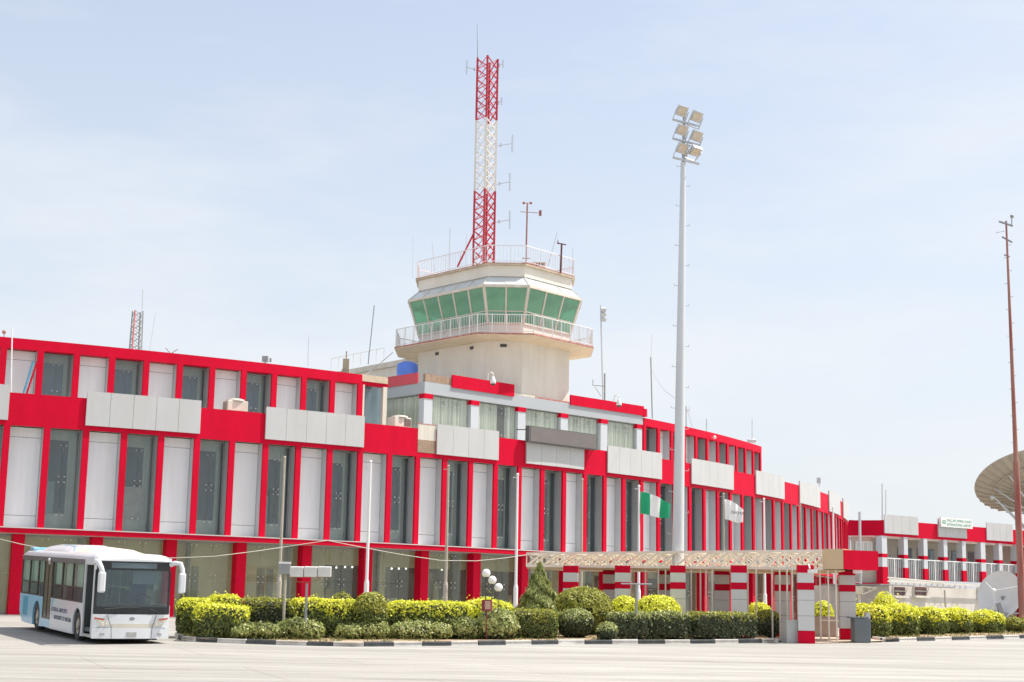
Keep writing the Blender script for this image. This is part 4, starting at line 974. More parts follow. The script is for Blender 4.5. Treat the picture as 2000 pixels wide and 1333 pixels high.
# rusty red mast
Yr = 76; rb_ = onY(1996, 1180, Yr); rt_ = onY(1965, 432, Yr); rm = empty('radio_mast', (rb_.x, Yr, -.556), 'tall rusty red pole mast at the right edge with small crossbars', 'mast')
gx = rb_.x + .02
MB().tube([(gx + .05, Yr, -.55), rb_, rb_.lerp(rt_, .36)], .20, 10, .15).build('lower_pole', MASTRUST, rm, smooth=True)
MB().tube([rb_.lerp(rt_, .36), rb_.lerp(rt_, .68), rt_], .115, 10, .045).build('upper_pole', MASTRUST, rm, smooth=True)
cb = MB(); cb.bar(onY(1951, 433, Yr), onY(1978, 442, Yr), .1, .07); cb.bar(onY(1957, 463, Yr), onY(1977, 474, Yr), .07); cb.bar(onY(1961, 498, Yr), onY(1972, 502, Yr), .06)
cb.bar(onY(1945, 455, Yr), onY(1962, 452, Yr), .02); cb.bar(onY(1976, 440, Yr), onY(1976, 425, Yr), .04); cb.ball(onY(1976.5, 423, Yr), .1)
for k in range(26):
    p = rb_.lerp(rt_, .06 + k * .035); s = 1 if k % 2 else -1; cb.bar(p, p + Vector((.2 * s, 0, 0)), .02)
cb.build('crossbar', GREYMETAL, rm)

# ================================================================== ENTRANCE CANOPY
CN = empty('entrance_canopy', (7, 61, -.8), 'covered walkway canopy of cream lattice trusses with a red end panel', 'canopy')
c1 = Vector((13.05, 57.95, 0)); c0 = Vector((.78, 65.2, 0)); uc = (c1 - c0).normalized(); ncv = Vector((-uc.y, uc.x, 0)); Lc = (c1 - c0).length
def CC(s, d, z): p = c0 + uc * s + ncv * d; return Vector((p.x, p.y, z))
def zb_(s): return 1.93 - .12 * s / Lc
def zt_(s): return 2.44 + .06 * s / Lc
def s_c(px):
    v = ray(px, 1100); a, b_ = uc.x, -v.x; c_, d_ = uc.y, -1.0; det = a * d_ - b_ * c_; return ((-c0.x) * d_ - b_ * (-c0.y)) / det
sT = s_c(1607); sRd = s_c(1649)
for row, d in enumerate((0, .9, 1.8, 2.7, 3.6)):
    mb = MB(); st_ = .0 if row == 0 else -.3; n = 17; L_ = sT - st_
    mb.bar(CC(st_, d, zt_(st_)), CC(sT, d, zt_(sT)), .085); mb.bar(CC(st_, d, zb_(st_)), CC(sT, d, zb_(sT)), .10)
    for k in range(n):
        a, b_ = st_ + L_ * k / n, st_ + L_ * (k + 1) / n
        mb.bar(CC(a, d, zb_(a)), CC(a, d, zt_(a)), .05)
        mb.bar(CC(a, d, zb_(a)), CC(b_, d, zt_(b_)), .07)
        if True: mb.bar(CC(a, d, zt_(a)), CC(b_, d, zb_(b_)), .03)
    mb.build('truss', IVORY if row % 2 == 0 else CREAMW, CN)
mb = MB()
for k in range(12):
    a = sT * k / 12; b_ = sT * (k + 1) / 12; mb.bar(CC(a, 0, zt_(a) - .02), CC(b_, 3.6, zt_(b_) - .02), .04); mb.bar(CC(a, 3.6, zb_(a) + .02), CC(b_, 0, zb_(b_) + .02), .04)
mb.build('cross_bracing', IVORY, CN)
def cbox(mb, s0, s1, d0, d1, z0, z1): return mb.hexa([CC(s0, d0, z0), CC(s1, d0, z0), CC(s1, d1, z0), CC(s0, d1, z0), CC(s0, d0, z1), CC(s1, d0, z1), CC(s1, d1, z1), CC(s0, d1, z1)])
mb = MB(); mb.hexa([CC(0, .05, 1.82), CC(sRd, .05, 1.72), CC(sRd - 1.9, 3.6, 1.72), CC(0, 3.6, 1.82), CC(0, .05, 1.88), CC(sRd, .05, 1.77), CC(sRd - 1.9, 3.6, 1.77), CC(0, 3.6, 1.88)])
mb.build('soffit', TAN, CN)
cbox(MB(), sT, sRd - .01, -.03, 1.6, 1.80, 2.56).build('end_box', mat('tan_panel', (.62, .48, .29), .7, .05), CN)
# red end, turned slightly
e0 = CC(sRd, -.05, 0); e1 = Vector((14.05, 58.75, 0)); wallseg(MB(), e0, e1, 1.2, 1.80, 2.52).build('end_panel', RED, CN)
# pillars in two rows, striped
def pillar(x, y, ang, label=None, w_=.59, base=True, zt=1.88):
    zg = gz(y); po = MB()
    def bx(z0, z1, e=0.0): po.box((x, y, (z0 + z1) / 2), (w_ + e, w_ + e, z1 - z0), ang)
    po.mat(0); prev = zg + (.45 if base else 0)
    for z in (.05, .62, 1.0): 
        if z - prev > .1: bx(prev + .006, z - .006); prev = z
    bx(1.255, 1.62)
    po.mat(1); bx(1.003, 1.252, .012); bx(1.623, zt, .012)
    if base: bx(zg - .1, zg + .447, .012)
    po.mat(2); po.box((x, y, (zg + 1.8) / 2), (w_ - .03, w_ - .03, 1.8 - zg), ang)
    po.build('pillar', [mat('pillar_tile', (.60, .60, .58), .35, .05, .7), RED, JOINT], CN)
for px, Y in ((1573, 57.6), (1443, 59.2), (1324, 60.6), (1216, 62.0), (1115, 63.4)):
    p = onY(px, 1150, Y); pillar(p.x, Y, -.12, zt=1.9)
for px, Y in ((1654, 60.0), (1528, 61.4), (1410, 62.6), (1298, 64.0), (1192, 65.2)):
    p = onY(px, 1150, Y); pillar(p.x, Y, -.12, zt=1.78)
pm3 = MB()
for px, dpt in ((1127, 0), (1234, .3), (1262, .3), (1287, .3), (1301, .3), (1351, .3), (1367, .4), (1380, .3), (1394, .2), (1463, .2), (1479, .2), (1512, .1), (1527, .1), (1543, 0), (1553, 0), (1600, 0.4), (1616, .4), (1631, .4)):
    s = s_c(px); p = CC(s, dpt - .35, 0); MB().tube([(p.x, p.y, gz(p.y)), (p.x, p.y, 1.78)], .032, 6).build('pipe', CREAMW, CN)
a_, b_ = CC(s_c(1335), 0, .02), CC(s_c(1485), 0, -.05); pm3.bar(a_, b_, .05)
pm3.build('handrail', CREAMW, CN); pm3 = MB()
a_, b_ = CC(s_c(1600), .1, -.1), CC(s_c(1634), .1, -.1); pm3.bar(a_, b_, .05)
pm3.build('handrail', CREAMW, CN)
# planter blocks beside the entrance
pl = MB().box((10.75, 57.9, gz(57.9) + .38), (1.0, .7, .78), .15); pl2 = MB().hexa
tag(pl.box((10.75, 57.9, gz(57.9) + .79), (1.06, .76, .05), .15).build('planter', [mat('grey_stone_slab', (.46, .47, .45), .6, .06)]), 'pale grey stone clad planter box left of the entrance pillars', 'planter')
gb = onY(1682, 1225, 58.6); tag(MB().box((gb.x, 58.7, gz(58.7) + .45), (.62, .5, .9), .1).box((gb.x - .1, 58.7, gz(58.7) + .93), (.7, .55, .05), .1).build('utility_box', mat('dark_grey_box', (.13, .15, .16), .5, .1), bevel=.02), 'dark grey utility box right of the canopy entrance', 'utility box')
gb = onY(1695, 1225, 58.9); tag(MB().box((gb.x + .05, 59.2, gz(59) + .55), (.16, .3, 1.1), .1).build('marker_slab', mat('pale_slab', (.55, .56, .53), .6)), 'narrow pale slab standing beside the dark utility box', 'slab')
tag(MB().box((12.3, 61.6, -.35), (1.5, .12, .8), -.2).build('low_gate', mat('brown_board', (.42, .33, .28), .7)), 'low pinkish brown board between the entrance pillars', 'board')
def cctv(px, py, Y, lab):
    c = onY(px, py, Y); tag(MB().box(c, (.34, .12, .12), -.3, 0).bar(c + Vector((-.1, 0, .1)), c + Vector((-.12, .1, .25)), .04).build('security_camera', WHITEM), lab, 'camera')
cctv(1587, 1116, 57.1, 'white bullet security camera on the left entrance pillar'); cctv(1675, 1117, 58.6, 'white bullet security camera on the right entrance pillar')
# small white junction box and frame right of the pillar
jb = onY(1678, 1153, 66); tag(MB().box(jb, (.3, .2, .32)).tube([(jb.x, jb.y, -.6), (jb.x, jb.y, jb.z)], .05, 6).bar(jb + Vector((.1, 0, .15)), jb + Vector((.8, .2, .1)), .04).bar(jb + Vector((.1, 0, -.2)), jb + Vector((.8, .2, .1)), .03).bar(jb + Vector((.4, 0, .12)), jb + Vector((.5, 0, -.1)), .02).build('junction_box', CREAMW), 'small white junction box on a thin post right of the canopy pillar', 'junction box')

# ================================================================== LAMPS IN THE GARDEN
gl = onY(953, 1190, 54.5); GLm = empty('globe_lamp', (gl.x, 54.5, gz(54.5)), 'lamp post with three white globes above a small brown sign', 'lamp')
BR = mat('globe_white', (.82, .80, .74), .3, .03)
for px, py in ((949.5, 1120), (961.5, 1133.5), (973.5, 1148)):
    c = onY(px, py, 54.5); g_ = MB().ball(c, .15, 18, 12).build('globe', BR, GLm, smooth=True)
    MB().lathe(c + Vector((0, 0, -.17)), [(.06, 0), (.07, .04), (.03, .05)], 10).build('globe_holder', DARKM, g_)
    MB().tube([c + Vector((0, 0, -.15)), (c.x, c.y, -.35 + .1 * (973 - px) / 12)], .018, 6).build('stem', DARKM, GLm)
c = onY(956, 1180, 54.5); MB().bar((c.x - .25, 54.5, -.1), (c.x + .35, 54.5, -.15), .03).bar((c.x - .1, 54.5, .25), (c.x + .1, 54.5, .25), .06).tube([(c.x, 54.5, gz(54.5)), (c.x, 54.5, -.1)], .03, 6).build('frame', DARKM, GLm)
s_ = onY(951, 1183, 54.2); ss = empty('small_sign', (s_.x, 54.2, gz(54.2)), 'small maroon box sign with a tan face below the globe lamp', 'sign')
MB().box((s_.x, 54.2, s_.z), (.34, .14, .38), -.3).tube([(s_.x, 54.25, gz(54.2)), (s_.x, 54.25, s_.z)], .02, 6).build('case', mat('maroon', (.22, .03, .04), .6, .1), ss)
MB().box((s_.x + .03, 54.118, s_.z + .01), (.20, .012, .28), -.3).build('face', mat('sign_tan', (.5, .34, .26), .7, .15, 8), ss)
# floodlight cluster seen from behind
Yc = 52.6; c = onY(598, 1133, Yc); FC = empty('floodlight_cluster', (c.x, Yc, gz(Yc)), 'grey post carrying three white box floodlights in the hedge', 'light')
px_ = onY(598, 1180, Yc).x
MB().tube([(px_, Yc, gz(Yc)), (px_, Yc, c.z - .12)], .045, 8).build('post', GREYMETAL, FC)
MB().bar(onY(564, 1127, Yc), onY(645, 1127, Yc), .05, .04).tube([onY(568, 1130, Yc), onY(583, 1137, Yc), onY(597, 1138, Yc), onY(615, 1136, Yc), onY(625, 1129, Yc)], .012, 5).build('crossbar', mat('rust_bar', (.30, .14, .10), .8, .3, 4), FC)
for px in (580, 607, 634):
    c = onY(px, 1117, Yc); h_ = MB().box(c + Vector((0, 0, 0)), (.445, .2, .34), 0, .12).build('floodlight', mat('lamp_housing', (.62, .62, .60), .5, .12, 3), FC, bevel=.02)
    MB().box(c + Vector((0, .11, .02)), (.38, .03, .28), 0, .12).build('lens', LED, h_)
c = onY(556, 1112, 53.4); f2 = empty('box_floodlight', (c.x, 53.4, gz(53.4)), 'dark grey box floodlight with a white lid left of the white floodlights', 'light')
MB().box(c, (.38, .3, .36), .1).build('housing', GREYMETAL, f2, bevel=.02); MB().box(c + Vector((0, 0, .21)), (.4, .34, .07), .1).build('lid', WHITEM, f2)
MB().tube([(c.x + .02, 53.5, gz(53.4)), (c.x + .02, 53.5, c.z - .15)], .05, 8).build('post', UNP, f2)
# T shaped lamp
Yt = 55.8; c = onY(1243, 1141, Yt); tl = empty('tee_lamp', (c.x, Yt, gz(Yt)), 'grey post with a thin flat crossbar in front of the canopy', 'light')
MB().tube([(c.x, Yt, gz(Yt)), (c.x, Yt, c.z)], .045, 8).build('post', GREYMETAL, tl); MB().box(c, (1.1, .16, .035), 0, .1).build('crossbar', GREYMETAL, tl)

# ================================================================== PLANTS
def leafmat(name, c1, c2, c3):
    m_ = bpy.data.materials.new(name); m_.use_nodes = True; t_ = m_.node_tree; b_ = t_.nodes['Principled BSDF']; b_.inputs['Roughness'].default_value = .5
    gi = t_.nodes.new('ShaderNodeNewGeometry'); r_ = t_.nodes.new('ShaderNodeValToRGB'); r_.color_ramp.elements[0].color = (*c1, 1); r_.color_ramp.elements[1].color = (*c3, 1)
    e = r_.color_ramp.elements.new(.55); e.color = (*c2, 1); t_.links.new(gi.outputs['Random Per Island'], r_.inputs[0]); t_.links.new(r_.outputs[0], b_.inputs['Base Color'])
    tr_ = t_.nodes.new('ShaderNodeBsdfTranslucent'); t_.links.new(r_.outputs[0], tr_.inputs[0]); mx_ = t_.nodes.new('ShaderNodeMixShader'); mx_.inputs[0].default_value = .25
    t_.links.new(b_.outputs[0], mx_.inputs[1]); t_.links.new(tr_.outputs[0], mx_.inputs[2]); t_.links.new(mx_.outputs[0], t_.nodes['Material Output'].inputs[0])
    MATS[name] = m_; return m_
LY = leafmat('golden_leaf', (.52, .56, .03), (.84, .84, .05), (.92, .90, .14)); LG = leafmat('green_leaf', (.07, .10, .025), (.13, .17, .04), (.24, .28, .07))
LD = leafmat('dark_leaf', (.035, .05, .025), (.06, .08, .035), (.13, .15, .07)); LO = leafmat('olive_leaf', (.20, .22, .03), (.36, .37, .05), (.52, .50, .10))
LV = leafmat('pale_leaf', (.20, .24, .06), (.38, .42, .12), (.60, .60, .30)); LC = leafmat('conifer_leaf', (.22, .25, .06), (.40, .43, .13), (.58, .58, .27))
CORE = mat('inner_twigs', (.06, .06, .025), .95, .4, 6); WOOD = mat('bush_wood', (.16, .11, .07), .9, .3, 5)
def leaves_obj(name, P, Nn, size, mi, mats, parent, long=1.5, jitter=.6, updir=None):
    n = len(P); rng = np.random
    Nn = Nn + rng.normal(0, jitter, (n, 3)); Nn /= np.linalg.norm(Nn, axis=1)[:, None]
    T = rng.normal(0, 1, (n, 3)) if updir is None else np.tile(np.array(updir), (n, 1)) + rng.normal(0, .35, (n, 3))
    T -= (T * Nn).sum(1)[:, None] * Nn; T /= np.linalg.norm(T, axis=1)[:, None] + 1e-9
    B = np.cross(Nn, T); s = size * rng.uniform(.6, 1.35, n)[:, None]
    V = np.empty((n, 4, 3)); V[:, 0] = P - T * s * long * .5; V[:, 1] = P + B * s * .42; V[:, 2] = P + T * s * long * .5 + Nn * s * .15; V[:, 3] = P - B * s * .42
    base = W[parent.name]; V = (V - np.array(base)).reshape(-1, 3)
    me = bpy.data.meshes.new(name); me.vertices.add(4 * n); me.vertices.foreach_set('co', V.ravel()); me.loops.add(4 * n); me.loops.foreach_set('vertex_index', np.arange(4 * n, dtype=np.int32))
    me.polygons.add(n); me.polygons.foreach_set('loop_start', np.arange(0, 4 * n, 4, dtype=np.int32)); me.polygons.foreach_set('loop_total', np.full(n, 4, dtype=np.int32))
    for m_ in mats: me.materials.append(m_)
    me.polygons.foreach_set('material_index', np.asarray(mi, dtype=np.int32)); me.update(calc_edges=True); me.validate()
    o = bpy.data.objects.new(name, me); sc.collection.objects.link(o); o.parent = parent; return o
def lump(P, seed, f=1.6):
    a = P * f + seed
    return .5 * np.sin(a[:, 0] * 1.7 + np.sin(a[:, 1] * 1.3)) * np.sin(a[:, 2] * 1.9 + a[:, 1]) + .5 * np.sin(a[:, 0] * 3.9 + a[:, 2] * 3.1 + seed * 2) * np.sin(a[:, 1] * 3.3 + a[:, 0])
def bush(px0, px1, pt, pb, depth, th, style, label, name='hedge', cat='hedge', dens=520, top_mats=(LY, LG), k=7.0, ang=None, leaf=.062, topfrac=.30, group=None, ragged=.045, raised=0.0):
    base = gpt((px0 + px1) / 2, pb) if depth is None else onY((px0 + px1) / 2, pb, depth)
    Y = base.y; zg = gz(Y) + .1; xl = onY(px0, pb, Y).x; xr = onY(px1, pb, Y).x; zt = onY((px0 + px1) / 2, pt, Y).z
    w_ = (xr - xl) / 2; h_ = (zt - zg - raised) / 2; cx_ = (xl + xr) / 2; cz = zg + raised + h_; cy = Y + th / 2
    root = empty(name, (cx_, cy, zg), label, cat, group); seed = random.uniform(0, 50)
    area = 2 * (2 * w_ * 2 * h_) + 2 * w_ * th * 2 + 2 * th * 2 * h_; n = int(area * dens)
    D = np.random.normal(0, 1, (n, 3)); D /= np.linalg.norm(D, axis=1)[:, None]
    # superellipsoid
    e = k if style == 'box' else 2.2
    r = (np.abs(D) ** e).sum(1) ** (-1 / e); P = D * r[:, None]
    Nn = np.sign(P) * np.abs(P) ** (e - 1) / np.array([w_, th / 2, h_])
    Nn /= np.linalg.norm(Nn, axis=1)[:, None]
    P = P * np.array([w_, th / 2, h_])
    a_ = ang if ang is not None else 0.0
    P *= (1 - np.abs(np.random.normal(0, .05, n)))[:, None]
    disp = lump(P, seed, 1.3) * ragged + lump(P, seed + 9, 4.0) * ragged * .6 + np.abs(np.random.normal(0, ragged * .45, n)); P = P + Nn * disp[:, None]
    sprig = np.random.rand(n) < .012; P = P + np.where(sprig, np.random.rand(n) * ragged * 2.2, 0)[:, None] * (Nn + np.array([0, 0, .6]))
    keep = ~((lump(P, seed + 3, 3.2) < -.42) & (np.random.rand(n) < .55)); P = P[keep]; Nn = Nn[keep]
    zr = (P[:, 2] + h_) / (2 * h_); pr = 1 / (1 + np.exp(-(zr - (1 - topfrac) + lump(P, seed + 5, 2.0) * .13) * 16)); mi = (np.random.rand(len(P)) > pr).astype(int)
    ca, sa = math.cos(a_), math.sin(a_); P2 = P.copy(); P2[:, 0] = P[:, 0] * ca - P[:, 1] * sa; P2[:, 1] = P[:, 0] * sa + P[:, 1] * ca
    P2 += np.array([cx_, cy, cz]); leaves_obj('foliage', P2, Nn, leaf, mi, list(top_mats), root)
    # twiggy core
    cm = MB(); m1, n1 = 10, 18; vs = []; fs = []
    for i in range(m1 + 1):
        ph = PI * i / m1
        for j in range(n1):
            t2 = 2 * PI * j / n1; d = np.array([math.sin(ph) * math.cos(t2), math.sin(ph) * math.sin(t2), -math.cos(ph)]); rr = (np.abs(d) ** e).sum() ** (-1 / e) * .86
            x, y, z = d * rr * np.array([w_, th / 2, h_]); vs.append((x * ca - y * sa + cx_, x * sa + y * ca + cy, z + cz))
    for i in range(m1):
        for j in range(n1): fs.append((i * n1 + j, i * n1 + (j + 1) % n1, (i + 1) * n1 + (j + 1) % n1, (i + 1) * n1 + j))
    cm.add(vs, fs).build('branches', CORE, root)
    if raised > 0:
        tk = MB()
        for q in range(4): tk.tube([(cx_ + .06 * (q - 1.5), cy, zg - .1), (cx_ + .16 * (q - 1.5), cy + .05 * q, zg + raised + .3)], .03, 6)
        tk.build('stem', WOOD, root)
    return root
GA = .35
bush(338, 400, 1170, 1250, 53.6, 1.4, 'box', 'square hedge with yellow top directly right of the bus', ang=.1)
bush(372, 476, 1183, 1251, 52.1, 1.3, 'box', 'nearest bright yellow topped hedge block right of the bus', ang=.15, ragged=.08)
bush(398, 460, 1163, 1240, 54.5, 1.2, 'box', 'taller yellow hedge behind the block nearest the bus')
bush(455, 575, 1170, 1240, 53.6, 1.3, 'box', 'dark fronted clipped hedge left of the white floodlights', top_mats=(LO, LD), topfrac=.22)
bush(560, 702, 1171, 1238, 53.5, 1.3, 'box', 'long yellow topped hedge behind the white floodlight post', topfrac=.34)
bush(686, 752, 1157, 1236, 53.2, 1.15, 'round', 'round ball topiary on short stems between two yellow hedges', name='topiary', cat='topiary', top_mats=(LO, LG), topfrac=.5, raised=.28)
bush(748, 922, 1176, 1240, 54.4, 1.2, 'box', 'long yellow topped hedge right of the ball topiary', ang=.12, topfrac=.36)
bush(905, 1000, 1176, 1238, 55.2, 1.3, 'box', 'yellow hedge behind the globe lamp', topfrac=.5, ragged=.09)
bush(640, 690, 1158, 1200, 62, 1.0, 'round', 'small dim olive bush in front of the shopfront left of the ball topiary', name='bush', cat='bush', top_mats=(LO, LG), dens=200)
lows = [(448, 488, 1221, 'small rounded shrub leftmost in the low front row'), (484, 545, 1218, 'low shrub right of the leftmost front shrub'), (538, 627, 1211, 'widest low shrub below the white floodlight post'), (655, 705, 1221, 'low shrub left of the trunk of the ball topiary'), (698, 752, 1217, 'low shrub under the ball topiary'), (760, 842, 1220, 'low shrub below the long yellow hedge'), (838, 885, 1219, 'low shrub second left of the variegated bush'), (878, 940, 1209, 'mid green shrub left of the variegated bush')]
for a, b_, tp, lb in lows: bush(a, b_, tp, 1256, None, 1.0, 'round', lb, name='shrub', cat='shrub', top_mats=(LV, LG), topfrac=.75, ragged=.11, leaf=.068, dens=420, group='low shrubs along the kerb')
bush(930, 1008, 1193, 1256, None, 1.2, 'round', 'pale speckled variegated bush in the front row', name='shrub', cat='shrub', top_mats=(LV, LD), topfrac=.8, ragged=.1, leaf=.09)
bush(990, 1088, 1191, 1254, None, 1.2, 'box', 'clipped hedge with flat yellow green top left of the grey green ball', top_mats=(LO, LG), topfrac=.28)
bush(1090, 1160, 1190, 1253, None, 1.2, 'round', 'grey green clipped ball bush behind the kerb', name='topiary', cat='topiary', top_mats=(LV, LD), topfrac=.4)
bush(1168, 1206, 1218, 1254, 54.9, .7, 'round', 'smallest clipped ball bush at the left end of the long dark hedge', name='topiary', cat='topiary', top_mats=(LV, LD), topfrac=.4)
bush(1078, 1200, 1148, 1240, 58.2, 2.2, 'round', 'large olive dome shaped bush behind the clipped balls', name='bush', cat='bush', top_mats=(LO, LG), topfrac=.62)
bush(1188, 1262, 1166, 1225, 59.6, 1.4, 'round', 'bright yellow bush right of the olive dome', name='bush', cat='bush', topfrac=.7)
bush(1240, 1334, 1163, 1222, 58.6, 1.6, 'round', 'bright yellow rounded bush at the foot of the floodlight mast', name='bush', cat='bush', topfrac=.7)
for a, b_, lb in ((1190, 1270, 'left third of the long dark clipped hedge'), (1262, 1350, 'middle third of the long dark clipped hedge'), (1342, 1482, 'right third of the long dark clipped hedge')):
    bush(a, b_, 1197, 1254, 55.6 + (a - 1190) * .0072, 1.0, 'box', lb, top_mats=(LV if a < 1300 else LO, LD), topfrac=.2, ang=.28, raised=.05, group='sections of the long dark clipped hedge')
bush(1479, 1532, 1192, 1250, None, 1.2, 'round', 'dark clipped ball bush beside the grey planter', name='topiary', cat='topiary', top_mats=(LO, LD), topfrac=.3)
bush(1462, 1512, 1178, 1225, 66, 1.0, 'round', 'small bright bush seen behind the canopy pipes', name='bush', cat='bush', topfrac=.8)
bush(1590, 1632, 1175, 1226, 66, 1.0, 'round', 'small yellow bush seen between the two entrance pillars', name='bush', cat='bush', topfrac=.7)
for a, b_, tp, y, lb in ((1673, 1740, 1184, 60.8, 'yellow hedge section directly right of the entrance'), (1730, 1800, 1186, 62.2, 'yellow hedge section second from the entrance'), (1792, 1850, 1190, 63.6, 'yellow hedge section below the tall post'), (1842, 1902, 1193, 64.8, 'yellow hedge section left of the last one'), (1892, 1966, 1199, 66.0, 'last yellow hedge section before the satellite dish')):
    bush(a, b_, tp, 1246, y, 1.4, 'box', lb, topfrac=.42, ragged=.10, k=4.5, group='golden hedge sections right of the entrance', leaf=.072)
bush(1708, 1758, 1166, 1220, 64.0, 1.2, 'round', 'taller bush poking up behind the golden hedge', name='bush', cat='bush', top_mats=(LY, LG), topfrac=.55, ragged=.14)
bush(1973, 2012, 1207, 1246, 67, 1.2, 'round', 'small green bush at the right edge by the kerb', name='bush', cat='bush', top_mats=(LO, LG), topfrac=.5)
# shaggy conifer
def conifer():
    Y = 57.4; b_ = onY(1049, 1240, Y); tp = onY(1054, 1103, Y); zg = gz(Y) + .1; h_ = tp.z - zg
    root = empty('conifer_tree', (b_.x, Y, zg), 'shaggy pointed green conifer in front of the canopy end', 'tree')
    MB().tube([(b_.x, Y, zg - .1), (b_.x + .05, Y, zg + h_ * .5), (tp.x, Y, tp.z - .1)], .09, 8, .02).build('trunk', WOOD, root)
    n = 15000; s = np.random.rand(n) ** 1.15; a = np.random.rand(n) * 2 * PI; rad = .66 * np.interp(s, [0, .12, .35, .6, .85, 1], [.7, .95, 1.0, .72, .30, .02])
    rad *= 1 + .2 * np.sin(a * 4 + s * 26) + .17 * np.sin(a * 3 - s * 17) + .1 * np.sin(a * 7 + s * 50); rr = rad * (1 - np.abs(np.random.normal(0, .16, n)))
    P = np.stack([b_.x + (tp.x - b_.x) * s + rr * np.cos(a), Y + rr * np.sin(a), zg + h_ * s], 1); Nn = np.stack([np.cos(a), np.sin(a), np.full(n, .3)], 1)
    leaves_obj('crown', P, Nn, .06, (np.random.rand(n) > .75).astype(int), [LC, LG], root, long=3.6, jitter=.5, updir=(.35, 0, 1))
conifer()
# grass and weeds on the beds
def grass(name, n, poly_f, poly_b):
    root = None; P = []
    mb_n = n; k = np.random.rand(n) * (len(poly_f) - 1); i = k.astype(int); f = k - i
    F_ = np.array(poly_f); B_ = np.array(poly_b); a = F_[i] * (1 - f)[:, None] + F_[i + 1] * f[:, None]; b2 = B_[i] * (1 - f)[:, None] + B_[i + 1] * f[:, None]
    s = .06 + .9 * np.random.rand(n); xy = a + (b2 - a) * s[:, None]; pat = np.sin(xy[:, 0] * 1.1) * np.sin(xy[:, 1] * 1.3 + 1) + .3 * np.sin(xy[:, 0] * 4); xy = xy[pat > -.25]
    m_ = MB(); vs = []; fs = []
    for q, (x, y) in enumerate(xy):
        z = gz(y) + .11; h_ = random.uniform(.04, .13); a_ = random.uniform(0, PI); dx, dy = .02 * math.cos(a_), .02 * math.sin(a_)
        vs += [(x - dx, y - dy, z), (x + dx, y + dy, z), (x + random.uniform(-.04, .04), y + random.uniform(-.04, .04), z + h_)]; fs.append((3 * q, 3 * q + 1, 3 * q + 2))
    o = m_.add(vs, fs).build(name, leafmat(name + '_blade', (.14, .18, .04), (.26, .28, .08), (.45, .40, .20))); o['kind'] = 'stuff'; o['label'] = 'sparse short grass on the planting bed'; o['category'] = 'grass'
grass('grass', 4500, KL[1:10], [(-11.5, 56), (-9.5, 56), (-8.5, 56), (-6, 56), (-4, 56.5), (-1, 57.6), (3, 59), (7, 60), (9.9, 60.4)])
grass('grass_right', 1800, KR[1:], [(15.5, 64), (18.5, 66), (22, 68), (28, 73), (40, 82)])

# ================================================================== BUS
BU = empty('bus', (-13.11, 49.37, -1.055), 'white and light blue airport bus parked beside the hedge with its front door open', 'bus', rot=(.038, -.006, .515))
W[BU.name] = Vector((0, 0, 0))
BW_, BLn, BH = 2.5, 10.7, 2.59
BWH = mat('bus_white', (.66, .68, .70), .28, .03, .8, coat=.4); BSB = mat('bus_sky_blue', (.24, .55, .75), .3, .05, .8, coat=.4); BTE = mat('bus_teal', (.02, .30, .42), .4)
BBK = mat('bus_black', (.015, .018, .02), .25, .1); BINT = mat('bus_interior', (.10, .11, .11), .8, .2); BG = glass('bus_glass', (.75, .82, .84), .02, .76, (.12, .16, .18))
BGS = glass('bus_side_glass', (.92, .96, .94), .10, .86, (.20, .24, .21), .22); BCU = mat('bus_curtain', (.66, .80, .68), .9, .15, 3, streak=True); DUST = mat('dusty_rim', (.46, .40, .32), .7, .25, 4); TYRE = mat('tyre', (.06, .055, .05), .9, .2)
WY = (2.0, 7.85); WR = .47; WZ = .30
def side_poly(y0, y1, z0, z1, arches):
    """outline of a side skin panel with round wheel cut-outs on its lower edge"""
    pts = [(y0, z1), (y0, z0)]
    for c_ in arches:
        r_ = WR + .10; dz_ = z0 - WZ; hh_ = math.sqrt(r_ * r_ - dz_ * dz_)
        a0 = math.atan2(dz_, -hh_); a0 = a0 + 2 * PI if a0 < 0 else a0; a1 = math.atan2(dz_, hh_)
        for k_ in range(15):
            a_ = a0 + (a1 - a0) * k_ / 14; pts.append((c_ + r_ * math.cos(a_), WZ + r_ * math.sin(a_)))
    pts += [(y1, z0), (y1, z1)]
    return pts
def skin(x, th, poly, mt, name, parent=BU):
    n = len(poly); mb = MB(); vs = [(x, y, z) for y, z in poly] + [(x + th, y, z) for y, z in poly]
    fs = [tuple(range(n)), tuple(range(n, 2 * n))[::-1]] + [(i, n + i, n + (i + 1) % n, (i + 1) % n) for i in range(n)]
    return mb.add(vs, fs).build(name, mt, parent, local=True)
def lbox(x0, x1, y0, y1, z0, z1, mb=None): return (mb or MB()).box(((x0 + x1) / 2, (y0 + y1) / 2, (z0 + z1) / 2), (x1 - x0, y1 - y0, z1 - z0))
BELT = 1.05
# lower skins, left side seen
skin(0, .06, side_poly(1.32, 5.75, .0, BELT, [WY[0]]), BWH, 'side_panel')
skin(0, .06, side_poly(6.95, 10.5, .0, BELT, [WY[1]])[:-2] + [(10.1, .02), (10.62, .42), (10.66, BELT)], BSB, 'rear_side_panel')
skin(BW_ - .06, .06, side_poly(.1, 10.6, .0, BELT, [WY[0], WY[1]]), BWH, 'side_panel')
MB().add([(-.004, 5.6, BELT - .01), (-.004, 5.25, BELT - .01), (-.004, 5.6, .62)], [(0, 1, 2)]).build('corner_stripe', BSB, BU, local=True)
lbox(-.006, -.001, 9.3, 10.05, .28, .95).build('vent_panel', BTE, BU, local=True)
lbox(-.002, .05, 5.76, 6.94, .02, .30).build('door_step', BSB, BU, local=True)
lbox(.06, BW_ - .06, .2, 10.4, .18, .30).build('floor', BINT, BU, local=True)
lbox(.30, BW_ - .30, .3, 10.4, -.06, .17).build('chassis', mat('chassis_black', (.03, .03, .03), .9), BU, local=True)
